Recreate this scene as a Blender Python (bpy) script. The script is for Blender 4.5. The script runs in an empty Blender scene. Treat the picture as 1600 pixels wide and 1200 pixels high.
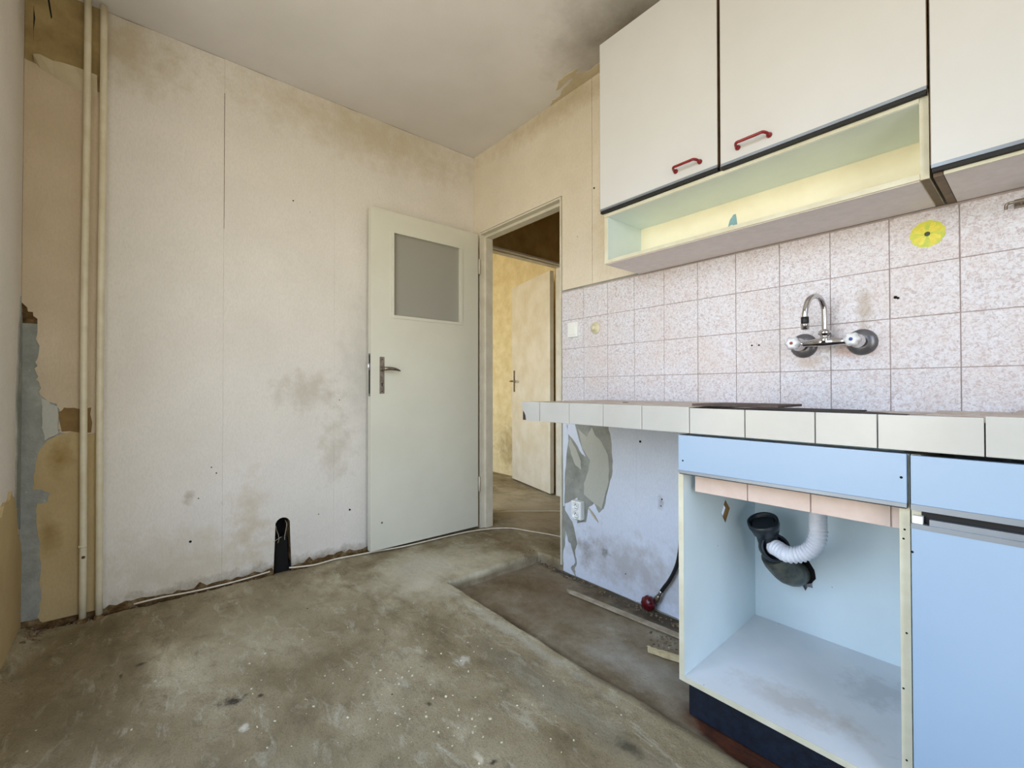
import bpy, bmesh, math, random
from mathutils import Vector, Matrix, noise
random.seed(7)
SC = bpy.context.scene
COL = SC.collection

# ------------------------------------------------------------------ camera
cam_d = bpy.data.cameras.new('camera')
cam_d.sensor_width = 36.0
cam_d.lens = 36.0 * 703.1 / 1600.0
cam_d.clip_start = 0.01
cam = bpy.data.objects.new('camera', cam_d); COL.objects.link(cam)
yaw, pitch, roll = 0.8747, 0.0108, -0.0009
fwd = Vector((-math.sin(yaw), math.cos(yaw), 0)); rgt = Vector((math.cos(yaw), math.sin(yaw), 0)); upv = Vector((0, 0, 1))
f2 = fwd*math.cos(pitch) + upv*math.sin(pitch); u2 = upv*math.cos(pitch) - fwd*math.sin(pitch)
r3 = rgt*math.cos(roll) + u2*math.sin(roll); u3 = u2*math.cos(roll) - rgt*math.sin(roll)
m = Matrix((r3, u3, -f2)).transposed().to_4x4(); m.translation = Vector((2.5654, -1.7979, 0.9417))
cam.matrix_world = m
SC.camera = cam

# ------------------------------------------------------------------ world, light, exposure
SC.view_settings.view_transform = 'Standard'; SC.view_settings.look = 'None'
SC.view_settings.gamma = 1.0; SC.view_settings.use_curve_mapping = False
SC.view_settings.exposure = 0.42
try:
    SC.cycles.max_bounces = 16; SC.cycles.diffuse_bounces = 12; SC.cycles.glossy_bounces = 6
    SC.cycles.sample_clamp_indirect = 6.0; SC.cycles.caustics_reflective = False; SC.cycles.caustics_refractive = False
except Exception: pass
WORLD_STRENGTH = 5.2
w = bpy.data.worlds.new('sky'); SC.world = w; w.use_nodes = True
nt = w.node_tree; nt.nodes.clear()
out = nt.nodes.new('ShaderNodeOutputWorld'); bg = nt.nodes.new('ShaderNodeBackground'); tc = nt.nodes.new('ShaderNodeTexCoord')
sx = nt.nodes.new('ShaderNodeSeparateXYZ'); mr = nt.nodes.new('ShaderNodeMapRange'); cr = nt.nodes.new('ShaderNodeValToRGB')
mr.inputs['From Min'].default_value = -1; mr.inputs['From Max'].default_value = 1
el = cr.color_ramp.elements
el[0].position = 0.0; el[0].color = (.50, .44, .33, 1)
el[1].position = 1.0; el[1].color = (.44, .62, 1.02, 1)
for p_, c_ in ((.44, (.64, .58, .48, 1)), (.50, (1.0, .95, .84, 1)), (.56, (.92, 1.0, 1.08, 1)), (.72, (.62, .80, 1.12, 1))):
    e = el.new(p_); e.color = c_
nt.links.new(tc.outputs['Generated'], sx.inputs[0]); nt.links.new(sx.outputs['Z'], mr.inputs['Value'])
nt.links.new(mr.outputs[0], cr.inputs[0]); nt.links.new(cr.outputs[0], bg.inputs[0]); nt.links.new(bg.outputs[0], out.inputs[0])
bg.inputs[1].default_value = WORLD_STRENGTH

def area(name, loc, rot, sx_, sy_, power=0, color=(1, 1, 1), portal=False):
    l = bpy.data.lights.new(name, 'AREA'); l.shape = 'RECTANGLE'; l.size = sx_; l.size_y = sy_
    l.energy = power; l.color = color
    if portal: l.cycles.is_portal = True
    o = bpy.data.objects.new(name, l); COL.objects.link(o); o.location = loc; o.rotation_euler = rot
    return o
WX0, WX1, WZ0, WZ1 = 0.95, 2.30, 0.40, 2.30          # kitchen window opening (behind the camera)
QX0, QX1 = -2.9, -0.5                                  # window of the neighbouring room
area('window_daylight', ((WX0+WX1)/2, -2.40, (WZ0+WZ1)/2), (math.radians(90), 0, 0), WX1-WX0, WZ1-WZ0, portal=True)
area('room_window_daylight', ((QX0+QX1)/2, -2.40, 1.4), (math.radians(90), 0, 0), QX1-QX0, 1.9, portal=True)
RY0, RY1, RZ0, RZ1 = -1.75, -.95, .05, 2.15           # unseen opening added in the right wall as fill for the left wall
area('fill_opening_daylight', (3.38, (RY0+RY1)/2, (RZ0+RZ1)/2), (0, math.radians(90), 0), RZ1-RZ0, RY1-RY0, portal=True)

# ------------------------------------------------------------------ helpers
def S(r, g, b):
    f = lambda c: ((c/255+.055)/1.055)**2.4 if c > 10 else c/255/12.92
    return (f(r), f(g), f(b), 1)

class NT:
    def __init__(s, name):
        s.m = bpy.data.materials.new(name); s.m.use_nodes = True; s.t = s.m.node_tree
        s.b = s.t.nodes['Principled BSDF']
        g = s.t.nodes.new('ShaderNodeNewGeometry'); s.pos = g.outputs['Position']
    def n(s, typ): return s.t.nodes.new(typ)
    def l(s, a, b): s.t.links.new(a, b)
    def map(s, scale=(1, 1, 1), rot=(0, 0, 0), loc=(0, 0, 0)):
        q = s.n('ShaderNodeMapping'); q.inputs['Scale'].default_value = scale; q.inputs['Rotation'].default_value = rot; q.inputs['Location'].default_value = loc
        s.l(s.pos, q.inputs[0]); return q.outputs[0]
    def noise(s, scale, detail=4, rough=.55, vec=None, dist=0):
        q = s.n('ShaderNodeTexNoise'); q.inputs['Scale'].default_value = scale; q.inputs['Detail'].default_value = detail
        q.inputs['Roughness'].default_value = rough; q.inputs['Distortion'].default_value = dist
        s.l(vec or s.pos, q.inputs['Vector']); return q.outputs['Fac']
    def vor(s, scale, vec=None):
        q = s.n('ShaderNodeTexVoronoi'); q.inputs['Scale'].default_value = scale; s.l(vec or s.pos, q.inputs['Vector']); return q
    def ramp(s, fac, stops):
        q = s.n('ShaderNodeValToRGB'); e = q.color_ramp.elements
        e[0].position, e[0].color = stops[0]; e[1].position, e[1].color = stops[-1]
        for p, c in stops[1:-1]: k = e.new(p); k.color = c
        s.l(fac, q.inputs[0]); return q.outputs[0]
    def step(s, fac, a, b, lo=0., hi=1.):
        q = s.n('ShaderNodeMapRange'); q.clamp = True
        q.inputs['From Min'].default_value = a; q.inputs['From Max'].default_value = b
        q.inputs['To Min'].default_value = lo; q.inputs['To Max'].default_value = hi
        s.l(fac, q.inputs['Value']); return q.outputs[0]
    def mul(s, a, b, op='MULTIPLY'):
        q = s.n('ShaderNodeMath'); q.operation = op
        for i, v in enumerate((a, b)):
            if isinstance(v, (int, float)): q.inputs[i].default_value = v
            else: s.l(v, q.inputs[i])
        return q.outputs[0]
    def mix(s, fac, a, b, mode='MIX'):
        q = s.n('ShaderNodeMix'); q.data_type = 'RGBA'; q.blend_type = mode
        if isinstance(fac, (int, float)): q.inputs[0].default_value = fac
        else: s.l(fac, q.inputs[0])
        for i, v in ((6, a), (7, b)):
            if isinstance(v, tuple): q.inputs[i].default_value = v
            else: s.l(v, q.inputs[i])
        return q.outputs[2]
    def spot(s, c, r, edge=.6, nz=.5, nscale=14):
        """0..1 mask of a ragged ellipsoid patch at world point c with radii r"""
        q = s.map(scale=tuple(1/k for k in r), loc=tuple(-a/k for a, k in zip(c, r)))
        ln = s.n('ShaderNodeVectorMath'); ln.operation = 'LENGTH'; s.l(q, ln.inputs[0])
        d = s.mul(ln.outputs['Value'], s.mul(s.mul(s.noise(nscale, 5, .65), -.5, 'ADD'), nz*2), 'ADD')
        return s.step(d, 1.0, 1.0-edge)
    def bump(s, h, strength=.3, dist=.01):
        q = s.n('ShaderNodeBump'); q.inputs['Strength'].default_value = strength; q.inputs['Distance'].default_value = dist
        s.l(h, q.inputs['Height']); s.l(q.outputs[0], s.b.inputs['Normal'])
    def fin(s, col, rough=.6, metal=0, spec=None):
        if isinstance(col, tuple): s.b.inputs['Base Color'].default_value = col
        else: s.l(col, s.b.inputs['Base Color'])
        if isinstance(rough, (int, float)): s.b.inputs['Roughness'].default_value = rough
        else: s.l(rough, s.b.inputs['Roughness'])
        s.b.inputs['Metallic'].default_value = metal
        if spec is not None: s.b.inputs['Specular IOR Level'].default_value = spec
        return s.m

def simple(name, c1, c2=None, scale=12, rough=.5, metal=0, bump=0, bscale=80, spec=None):
    s = NT(name)
    c2 = c2 or tuple(x*.9 for x in c1[:3])+(1,)
    col = s.mix(s.step(s.noise(scale, 5, .6), .35, .65), c1, c2)
    if bump: s.bump(s.noise(bscale, 3), bump, .004)
    return s.fin(col, rough, metal, spec)

# ---- mesh helpers
def new(): return bmesh.new()
def bx(bm, x0, x1, y0, y1, z0, z1, M=None):
    vs = [Vector((x, y, z)) for x in (x0, x1) for y in (y0, y1) for z in (z0, z1)]
    if M is not None: vs = [M @ v for v in vs]
    v = [bm.verts.new(p) for p in vs]
    for f in ((0, 1, 3, 2), (4, 6, 7, 5), (0, 4, 5, 1), (2, 3, 7, 6), (0, 2, 6, 4), (1, 5, 7, 3)):
        bm.faces.new([v[i] for i in f])
    return v
def box(x0, x1, y0, y1, z0, z1, bev=0, M=None):
    bm = new(); bx(bm, x0, x1, y0, y1, z0, z1, M)
    if bev: bevel(bm, bev)
    return bm
def bevel(bm, w_, seg=2):
    bmesh.ops.recalc_face_normals(bm, faces=bm.faces[:])
    bmesh.ops.bevel(bm, geom=bm.edges[:], offset=w_, segments=seg, affect='EDGES', profile=.6, clamp_overlap=True)
    return bm
AX = {'x': lambda a, b, c: Vector((c, a, b)), 'y': lambda a, b, c: Vector((a, c, b)), 'z': lambda a, b, c: Vector((a, b, c))}
def plate(bm, outer, c0, c1, axis, holes=()):
    """flat polygon (with holes) in the plane normal to axis, from depth c0 to c1"""
    loops = [outer]+list(holes); fn = AX[axis]
    t = bmesh.new(); edges = []
    for lp in loops:
        vs = [t.verts.new((a, b, 0)) for a, b in lp]
        edges += [t.edges.new((vs[i], vs[(i+1) % len(vs)])) for i in range(len(vs))]
    bmesh.ops.triangle_fill(t, edges=edges, use_beauty=True, use_dissolve=False)
    t.verts.ensure_lookup_table(); t.verts.index_update()
    P = [(v.co.x, v.co.y) for v in t.verts]
    T = [[v.index for v in f.verts] for f in t.faces]; t.free()
    A = [bm.verts.new(fn(a, b, c0)) for a, b in P]; B = [bm.verts.new(fn(a, b, c1)) for a, b in P]
    for f in T:
        bm.faces.new([A[i] for i in f]); bm.faces.new([B[i] for i in reversed(f)])
    k = 0
    for lp in loops:
        n_ = len(lp)
        for i in range(n_):
            j = (i+1) % n_
            bm.faces.new((A[k+i], A[k+j], B[k+j], B[k+i]))
        k += n_
    bmesh.ops.recalc_face_normals(bm, faces=bm.faces[:])
    return bm
def rag(pts, amp, n=4, seed=0, keep=()):
    """roughen a polygon outline: subdivide every edge not in keep and push the points about"""
    R = random.Random(seed); o = []
    for i, p in enumerate(pts):
        q = pts[(i+1) % len(pts)]; o.append(p)
        if i in keep: continue
        dx, dy = q[0]-p[0], q[1]-p[1]; L = math.hypot(dx, dy) or 1
        for k in range(1, n):
            t = k/n+R.uniform(-.3, .3)/n; a = R.uniform(-amp, amp)
            o.append((p[0]+dx*t-dy/L*a, p[1]+dy*t+dx/L*a))
    return o
def smooth_pts(P, n=8):
    P = [Vector(p) for p in P]; o = []
    for i in range(len(P)-1):
        p0 = P[max(i-1, 0)]; p1 = P[i]; p2 = P[i+1]; p3 = P[min(i+2, len(P)-1)]
        for k in range(n):
            t = k/n
            o.append(.5*((2*p1)+(p2-p0)*t+(2*p0-5*p1+4*p2-p3)*t*t+(3*p1-p0-3*p2+p3)*t**3))
    o.append(P[-1]); return o
def tube(bm, P, r, seg=12, cap=True):
    P = [Vector(p) for p in P]; n_ = len(P)
    rr = r if isinstance(r, (list, tuple)) else [r]*n_
    t0 = (P[1]-P[0]).normalized(); up = Vector((0, 0, 1)) if abs(t0.z) < .9 else Vector((1, 0, 0))
    N = t0.cross(up).normalized(); rings = []
    for i in range(n_):
        t = ((P[min(i+1, n_-1)]-P[max(i-1, 0)]) or Vector((0, 0, 1))).normalized()
        N = (N-t*N.dot(t)).normalized(); B = t.cross(N)
        rings.append([bm.verts.new(P[i]+(N*math.cos(2*math.pi*k/seg)+B*math.sin(2*math.pi*k/seg))*rr[i]) for k in range(seg)])
    for a, b in zip(rings, rings[1:]):
        for k in range(seg): bm.faces.new((a[k], a[(k+1) % seg], b[(k+1) % seg], b[k])).smooth = True
    if cap: bm.faces.new(rings[0][::-1]); bm.faces.new(rings[-1])
    return bm
def lathe(bm, prof, origin, axis, seg=24):
    """prof: list of (radius, distance along axis)"""
    o = Vector(origin); a = Vector(axis).normalized()
    N = a.cross(Vector((0, 0, 1)) if abs(a.z) < .9 else Vector((1, 0, 0))).normalized(); B = a.cross(N); rings = []
    for r, d in prof:
        rings.append([bm.verts.new(o+a*d+(N*math.cos(2*math.pi*k/seg)+B*math.sin(2*math.pi*k/seg))*max(r, 1e-4)) for k in range(seg)])
    for p, q in zip(rings, rings[1:]):
        for k in range(seg): bm.faces.new((p[k], p[(k+1) % seg], q[(k+1) % seg], q[k])).smooth = True
    if prof[0][0] > 1e-3: bm.faces.new(rings[0][::-1])
    if prof[-1][0] > 1e-3: bm.faces.new(rings[-1])
    bmesh.ops.recalc_face_normals(bm, faces=bm.faces[:])
    return bm

# ---- object helpers: meshes are authored in world coordinates
WP = {}
def obj(name, bm, mat_, parent=None, label=None, cat=None, group=None, kind=None, recalc=True):
    if recalc: bmesh.ops.recalc_face_normals(bm, faces=bm.faces[:])
    if parent is not None: org = WP[parent.name]
    else:
        co = [v.co for v in bm.verts]
        lo = Vector((min(c.x for c in co), min(c.y for c in co), min(c.z for c in co))); hi = Vector((max(c.x for c in co), max(c.y for c in co), max(c.z for c in co)))
        org = Vector(((lo.x+hi.x)/2, (lo.y+hi.y)/2, lo.z))
    bmesh.ops.translate(bm, verts=bm.verts[:], vec=-org)
    me = bpy.data.meshes.new(name); bm.to_mesh(me); bm.free()
    me.materials.append(mat_)
    o = bpy.data.objects.new(name, me); COL.objects.link(o)
    WP[o.name] = org.copy()
    if parent is not None: o.parent = parent
    else: o.location = org
    tag(o, label, cat, group, kind); return o
def tag(o, label=None, cat=None, group=None, kind=None):
    if label: o['label'] = label
    if cat: o['category'] = cat
    if group: o['group'] = group
    if kind: o['kind'] = kind
def empty(name, loc, label=None, cat=None, group=None, kind=None):
    o = bpy.data.objects.new(name, None); COL.objects.link(o); o.location = loc; o.empty_display_size = .1
    WP[o.name] = Vector(loc); tag(o, label, cat, group, kind); return o

# ------------------------------------------------------------------ materials
def paper_mat(name, c1, c2, dirt_and_tone=(), grain=.35, rot=.6, big=3.0):
    s = NT(name)
    col = s.mix(s.step(s.noise(big, 6, .6), .35, .68), c1, c2)
    fine = s.noise(150, 3, .6, s.map(scale=(1, 1, .45), rot=(rot, 0, rot)))
    col = s.mix(s.step(fine, .4, .75, 0, .35), col, tuple(x*.72 for x in c1[:3])+(1,))
    for c, r, colr, k, nz in dirt_and_tone:
        col = s.mix(s.mul(s.spot(c, r, .9, nz), k), col, colr)
    specks = s.step(s.vor(9).outputs['Distance'], .035, .02, 0, .0)
    col = s.mix(specks, col, S(60, 50, 35))
    h = s.noise(130, 4, .65, s.map(scale=(1, 1, .35), rot=(rot, 0, rot)))
    s.bump(s.mul(h, s.mul(s.noise(25, 2), .6), 'ADD'), grain, .004)
    return s.fin(col, .8, spec=.25)
DIRT = S(112, 96, 66)
M = {}
M['paper_left'] = paper_mat('embossed_wallpaper', S(226, 221, 212), S(218, 213, 203), dirt_and_tone=[
    ((0, -1.09, .93), (.3, .20, .13), S(176, 166, 146), .5, 1.3), ((0, -.95, .62), (.3, .12, .22), S(180, 170, 150), .45, 1.4),
    ((0, -1.36, .30), (.3, .10, .25), S(186, 168, 134), .45, 1.1), ((0, -1.6, .1), (.3, .5, .25), S(190, 174, 140), .5, .8),
    ((0, -1.61, .45), (.3, .03, .03), S(150, 136, 112), .5, 1.8), ((0, -1.2, .02), (.3, .9, .05), DIRT, .7, 1.0),
    ((0, -.7, 2.45), (.3, .9, .22), S(178, 160, 108), .5, .7), ((0, -.78, 1.0), (.3, .18, .5), S(186, 184, 176), .5, .8),  # large patches darken the paper towards the ceiling and beside the door
    ((0, -1.9, 2.45), (.3, .35, .25), S(170, 152, 108), .6, .7)])
M['paper_corner'] = paper_mat('taupe_wallpaper', S(206, 190, 164), S(192, 176, 148))
M['paper_right'] = paper_mat('cream_wallpaper', S(228, 219, 200), S(219, 209, 187), dirt_and_tone=[
    ((.8, 0, 2.5), (.8, .3, .1), S(170, 150, 105), .5, .8), ((1.2, 0, 1.75), (.16, .3, .3), S(188, 164, 112), .4, 1.0)])  # tone darker towards the ceiling and beside the cabinet
M['paper_low'] = paper_mat('sky_tinted_wallpaper', S(222, 230, 242), S(212, 220, 234), dirt_and_tone=[  # bluish cast of the skylight painted into this paper's colour
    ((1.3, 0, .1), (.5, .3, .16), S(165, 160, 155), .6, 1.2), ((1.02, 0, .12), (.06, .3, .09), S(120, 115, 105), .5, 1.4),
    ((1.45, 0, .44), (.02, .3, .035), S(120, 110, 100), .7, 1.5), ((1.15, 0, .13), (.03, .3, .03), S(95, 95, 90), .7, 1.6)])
M['paper_under'] = paper_mat('old_wallpaper_layer', S(190, 190, 178), S(178, 180, 168), grain=.1)
M['paper_ochre'] = paper_mat('ochre_old_paint', S(190, 170, 126), S(176, 154, 110), dirt_and_tone=[
    ((0, -2.03, .66), (.3, .045, .09), S(140, 110, 50), .8, .8), ((0, -2.06, .36), (.3, .04, .1), S(140, 115, 60), .7, .8)], grain=.15)
M['paper_hall'] = paper_mat('yellow_hall_wallpaper', S(236, 222, 178), S(216, 196, 142), grain=.3, big=9, dirt_and_tone=[
    ((-1.2, 1.3, .3), (.3, .4, .3), S(150, 125, 75), .6, 1.0)])
M['paper_shaded'] = paper_mat('shaded_hall_wallpaper', S(200, 172, 112), S(172, 142, 84), grain=.3, big=7)  # the room's wallpaper again, with the hallway shade painted into its colour
M['brown_plaster'] = paper_mat('sooty_bare_plaster', S(172, 152, 106), S(134, 114, 74), grain=.4, big=8)
M['dark_patch'] = simple('dark_brown_glue', S(132, 106, 62), S(120, 94, 52), 20, .8)
M['flap'] = simple('folded_wallpaper_back', S(200, 188, 160), S(186, 172, 140), 12, .85, bump=.2)
def plaster():
    s = NT('bare_plaster')
    col = s.ramp(s.noise(8, 8, .65), [(.3, S(126, 128, 118)), (.5, S(150, 152, 144)), (.7, S(172, 172, 162))])
    col = s.mix(s.step(s.vor(26).outputs['Distance'], .10, .04, 0, .4), col, S(210, 208, 198))
    s.bump(s.noise(30, 8, .7), .6, .01); return s.fin(col, .9, spec=.15)
M['plaster'] = plaster()
def wallbase():
    s = NT('grubby_wall_base')
    col = s.ramp(s.noise(24, 8, .65), [(.3, S(60, 44, 26)), (.5, S(105, 82, 52)), (.7, S(150, 130, 98))])
    s.bump(s.noise(60, 8, .7), .8, .01); return s.fin(col, .95, spec=.1)
M['base'] = wallbase()
def ceil():
    s = NT('ceiling_paint')
    col = s.mix(s.step(s.noise(2.2, 5, .55), .35, .7), S(224, 221, 219), S(214, 211, 207))
    s.bump(s.noise(160, 4, .6), .2, .003)
    m_ = s.spot((1.35, -.1, 2.55), (.45, .38, .3), .9, .5, 5)
    col = s.mix(s.mul(m_, .75), col, S(104, 92, 68))
    return s.fin(col, .9, spec=.1)
M['ceiling'] = ceil()
def concrete():
    s = NT('worn_concrete_screed')
    st = s.map(scale=(1, 1.5, 1), rot=(0, 0, .55))
    col = s.ramp(s.noise(2.1, 9, .62, st, .4), [(.28, S(112, 98, 70)), (.42, S(138, 124, 94)), (.55, S(155, 142, 112)), (.70, S(190, 180, 150))])
    col = s.mix(s.step(s.noise(11, 9, .75, st, .3), .50, .72, 0, .65), col, S(88, 76, 54))
    col = s.mix(s.step(s.noise(7, 9, .7, s.map(scale=(1, 2.6, 1), rot=(0, 0, .45)), .8), .54, .72, 0, .7), col, S(200, 195, 172))
    col = s.mix(s.step(s.noise(170, 4, .7), .48, .75, 0, .5), col, S(66, 58, 42))
    # broad worn pale band and traffic marks, some tones painted for light and shade
    for c, r, cc, k, nz, ns in [((.50, -1.35, 0), (.40, .40, .2), S(182, 174, 144), .25, 1.0, 5), ((.50, -.55, 0), (.42, .5, .2), S(206, 198, 172), .8, .9, 6), ((0, .6, 0), (1.0, .6, .3), S(200, 188, 160), .75, .9, 5), ((.40, -.62, 0), (.20, .25, .2), S(196, 192, 172), .6, 1.0, 8),  # far floor and hall patches paint in a brighter light there
                            ((.60, -1.98, 0), (.8, .2, .2), S(90, 76, 48), .35, .9, 5), ((1.5, -1.5, 0), (.45, .35, .2), S(116, 106, 80), .45, .9, 5),  # first patch paints the shade along the foot of the window wall
                            ((.95, -1.35, 0), (.10, .25, .2), S(96, 80, 50), .5, 1.1, 9), ((.55, -1.80, 0), (.22, .05, .2), S(90, 74, 46), .5, 1.1, 9),
                            ((1.55, -.80, 0), (.5, .08, .2), S(120, 114, 96), .5, 1.0, 8), ((1.2, -.68, 0), (.5, .03, .2), S(190, 186, 170), .45, 1.2, 14),  # second patch paints the highlight along the lip of the sunken strip
                            ((.62, -.72, 0), (.06, .16, .2), S(205, 200, 180), .5, 1.0, 10), ((.4, -.06, 0), (.35, .05, .2), S(120, 92, 60), .5, 1.1, 9),
                            ((.97, -1.57, 0), (.03, .04, .2), S(30, 24, 16), .9, 1.4, 40), ((1.0, -1.50, 0), (.012, .014, .2), S(30, 24, 16), .9, 1.0, 60),
                            ((1.12, -1.56, 0), (.02, .014, .2), S(212, 206, 186), .8, 1.2, 50), ((.56, -1.78, 0), (.012, .02, .2), S(30, 25, 18), .9, .6, 60),
                            ((.60, -1.83, 0), (.02, .006, .2), S(40, 32, 22), .8, 1.2, 60), ((1.365, -1.12, 0), (.016, .011, .2), S(50, 42, 28), .8, 1.0, 60),
                            ((1.62, -1.12, 0), (.03, .012, .2), S(206, 196, 168), .8, 1.0, 60), ((1.655, -1.10, 0), (.008, .012, .2), S(50, 42, 28), .9, 1.0, 60),
                            ((1.25, -.92, 0), (.03, .03, .2), S(206, 200, 182), .7, 1.4, 50), ((1.85, -.80, 0), (.05, .03, .2), S(60, 54, 40), .7, 1.2, 30),
                            ((1.63, -.42, 0), (.05, .013, .2), S(40, 32, 24), .8, 1.2, 50)]:
        col = s.mix(s.mul(s.spot(c, r, .8, nz, ns), k), col, cc)
    # spatters of white paint
    v = s.vor(34); v.inputs['Randomness'].default_value = 1
    msk = s.mul(s.step(v.outputs['Distance'], .115, .085), s.step(s.noise(3.1, 3), .50, .60))
    sel = s.n('ShaderNodeSeparateXYZ'); s.l(v.outputs['Color'], sel.inputs[0])
    msk = s.mul(msk, s.step(sel.outputs['X'], .84, .86))
    col = s.mix(msk, col, S(232, 228, 210))
    v2 = s.vor(22, s.map(loc=(3, 5, 0))); sel2 = s.n('ShaderNodeSeparateXYZ'); s.l(v2.outputs['Color'], sel2.inputs[0])
    m2 = s.mul(s.mul(s.step(v2.outputs['Distance'], .10, .06), s.step(s.noise(4.3, 3), .48, .58)), s.step(sel2.outputs['Y'], .80, .82))
    col = s.mix(m2, col, S(52, 44, 30))
    # the low strip where the units stood: greyer cement
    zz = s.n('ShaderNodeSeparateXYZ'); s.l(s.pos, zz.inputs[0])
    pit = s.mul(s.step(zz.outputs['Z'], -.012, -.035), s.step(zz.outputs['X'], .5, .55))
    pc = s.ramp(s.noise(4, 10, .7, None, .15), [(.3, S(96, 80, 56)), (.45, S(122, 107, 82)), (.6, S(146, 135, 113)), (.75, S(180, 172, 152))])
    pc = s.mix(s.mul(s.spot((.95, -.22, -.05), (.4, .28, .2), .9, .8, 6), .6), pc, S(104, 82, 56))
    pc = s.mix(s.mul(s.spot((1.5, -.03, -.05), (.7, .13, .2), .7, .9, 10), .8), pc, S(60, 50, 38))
    pc = s.mix(s.mul(s.spot((1.25, -.59, -.05), (.8, .05, .2), .8, .9, 10), .85), pc, S(66, 50, 32))  # shade under the front lip painted as a dark line
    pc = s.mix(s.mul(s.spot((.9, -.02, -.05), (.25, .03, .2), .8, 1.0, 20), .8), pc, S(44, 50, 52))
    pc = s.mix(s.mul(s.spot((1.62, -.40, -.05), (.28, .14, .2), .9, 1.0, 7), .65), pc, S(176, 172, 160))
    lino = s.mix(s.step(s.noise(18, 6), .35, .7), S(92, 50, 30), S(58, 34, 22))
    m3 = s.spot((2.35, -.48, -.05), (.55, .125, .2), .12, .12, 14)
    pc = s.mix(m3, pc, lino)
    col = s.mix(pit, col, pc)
    s.bump(s.mul(s.noise(45, 9, .7), s.mul(s.noise(240, 4), .35), 'ADD'), .55, .008)
    return s.fin(col, s.step(s.noise(5, 4), .3, .7, .55, .85), spec=.3)
M['floor'] = concrete()
def tilemat():
    s = NT('mottled_glazed_tile')
    n1 = s.noise(115, 6, .68, None, 1.0)
    col = s.ramp(n1, [(.36, S(186, 174, 178)), (.45, S(208, 202, 206)), (.53, S(222, 222, 228)), (.7, S(232, 235, 243))])
    col = s.mix(s.step(s.noise(5, 4, .6), .42, .66, 0, .28), col, S(214, 194, 180))
    for c, r, cc, k in [((2.185, 0, 1.20), (.03, .2, .10), S(160, 140, 110), .55), ((2.03, 0, 1.035), (.06, .2, .03), S(186, 160, 130), .5), ((2.16, 0, 1.06), (.07, .2, .02), S(170, 110, 70), .6)]:
        col = s.mix(s.mul(s.spot(c, r, .8, .9, 30), k), col, cc)
    s.bump(s.mul(s.noise(60, 5, .6, s.map(scale=(1, 1, 2.0), rot=(0, .4, 0)), 1.5), s.mul(n1, .5), 'ADD'), .32, .006)
    return s.fin(col, .16, spec=.5)
M['tile'] = tilemat()
M['grout'] = simple('tile_grout', S(190, 176, 172), S(172, 158, 152), 40, .9)
M['white_tile'] = simple('ivory_glazed_tile', S(184, 184, 178), S(177, 176, 169), 6, .22, bump=.03, bscale=20)
M['top_tile'] = simple('worn_worktop_tile', S(196, 182, 166), S(170, 152, 134), 22, .4)
M['mortar'] = simple('dark_mortar', S(70, 62, 56), S(44, 38, 34), 40, .95, bump=.6)
M['blue_grey_edge'] = simple('dark_board_edge', S(88, 72, 64), S(62, 50, 46), 30, .7)
M['laminate'] = simple('white_laminate', S(206, 207, 206), S(202, 203, 201), 3, .32, bump=.03, bscale=300)
M['sky_laminate'] = simple('sky_tinted_laminate', S(152, 175, 198), S(147, 171, 195), 3, .34, bump=.03, bscale=300)  # white laminate with the sky's blue light painted into its colour
M['carcass'] = simple('cream_chipboard_edge', S(212, 210, 188), S(200, 195, 168), 14, .5, bump=.04)
def carc(name, c1, c2, spots=()):
    s = NT(name); col = s.mix(s.step(s.noise(6, 5), .35, .7), c1, c2)
    for c, r, cc, k, nz in spots: col = s.mix(s.mul(s.spot(c, r, .7, nz, 24), k), col, cc)
    col = s.mix(s.step(s.vor(12).outputs['Distance'], .03, .015, 0, .6), col, S(70, 66, 60))
    s.bump(s.noise(200, 3), .05, .002); return s.fin(col, .45)
M['interior'] = carc('grey_white_cabinet_board', S(214, 228, 232), S(208, 222, 227))
M['shelf_dirty'] = carc('scuffed_cabinet_floor', S(214, 216, 216), S(203, 206, 208), [
    ((2.25, -.20, .1), (.10, .10, .2), S(134, 136, 138), .35, 1.2), ((2.12, -.42, .1), (.20, .07, .2), S(172, 160, 146), .5, 1.0), ((1.97, -.45, .1), (.10, .05, .2), S(206, 208, 210), .5, 1.0)])
M['niche'] = simple('cream_niche_board', S(244, 238, 212), S(238, 230, 202), 8, .5)
M['underside'] = simple('grey_pressed_board', S(226, 221, 220), S(219, 213, 212), 30, .6, bump=.1)
M['alu'] = simple('grey_aluminium_profile', S(150, 158, 166), S(138, 146, 154), 6, .35, metal=.6)
M['black'] = simple('black_gap', S(14, 14, 14), S(10, 10, 10), 6, .6)
M['brown_edge'] = simple('brown_door_edge', S(122, 104, 84), S(100, 84, 66), 20, .6)
M['red'] = simple('dark_red_plastic', S(138, 22, 28), S(120, 16, 22), 12, .28)
M['chrome'] = simple('chrome', S(214, 214, 216), S(205, 205, 208), 12, .07, metal=1)
M['dull_metal'] = simple('dull_grey_metal', S(126, 126, 130), S(104, 104, 110), 40, .3, metal=.5)
M['steel'] = simple('worn_nickel', S(160, 150, 138), S(120, 110, 98), 40, .3, metal=.9)
M['crystal'] = simple('milky_clear_plastic', S(228, 230, 232), S(200, 204, 208), 60, .12)
M['rubber'] = simple('black_rubber', S(20, 24, 28), S(12, 14, 18), 12, .45)
M['pvc_black'] = simple('black_plastic_pipe', S(30, 40, 48), S(20, 28, 34), 14, .38)
M['tape'] = simple('grey_green_pipe_wrap', S(98, 98, 84), S(54, 56, 48), 30, .4, bump=.4, bscale=40)
M['flex'] = simple('white_corrugated_plastic', S(230, 232, 238), S(216, 218, 226), 20, .35)
M['door_paint'] = simple('cream_door_paint', S(218, 218, 202), S(212, 211, 195), 2.5, .42, bump=.06, bscale=60)
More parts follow.
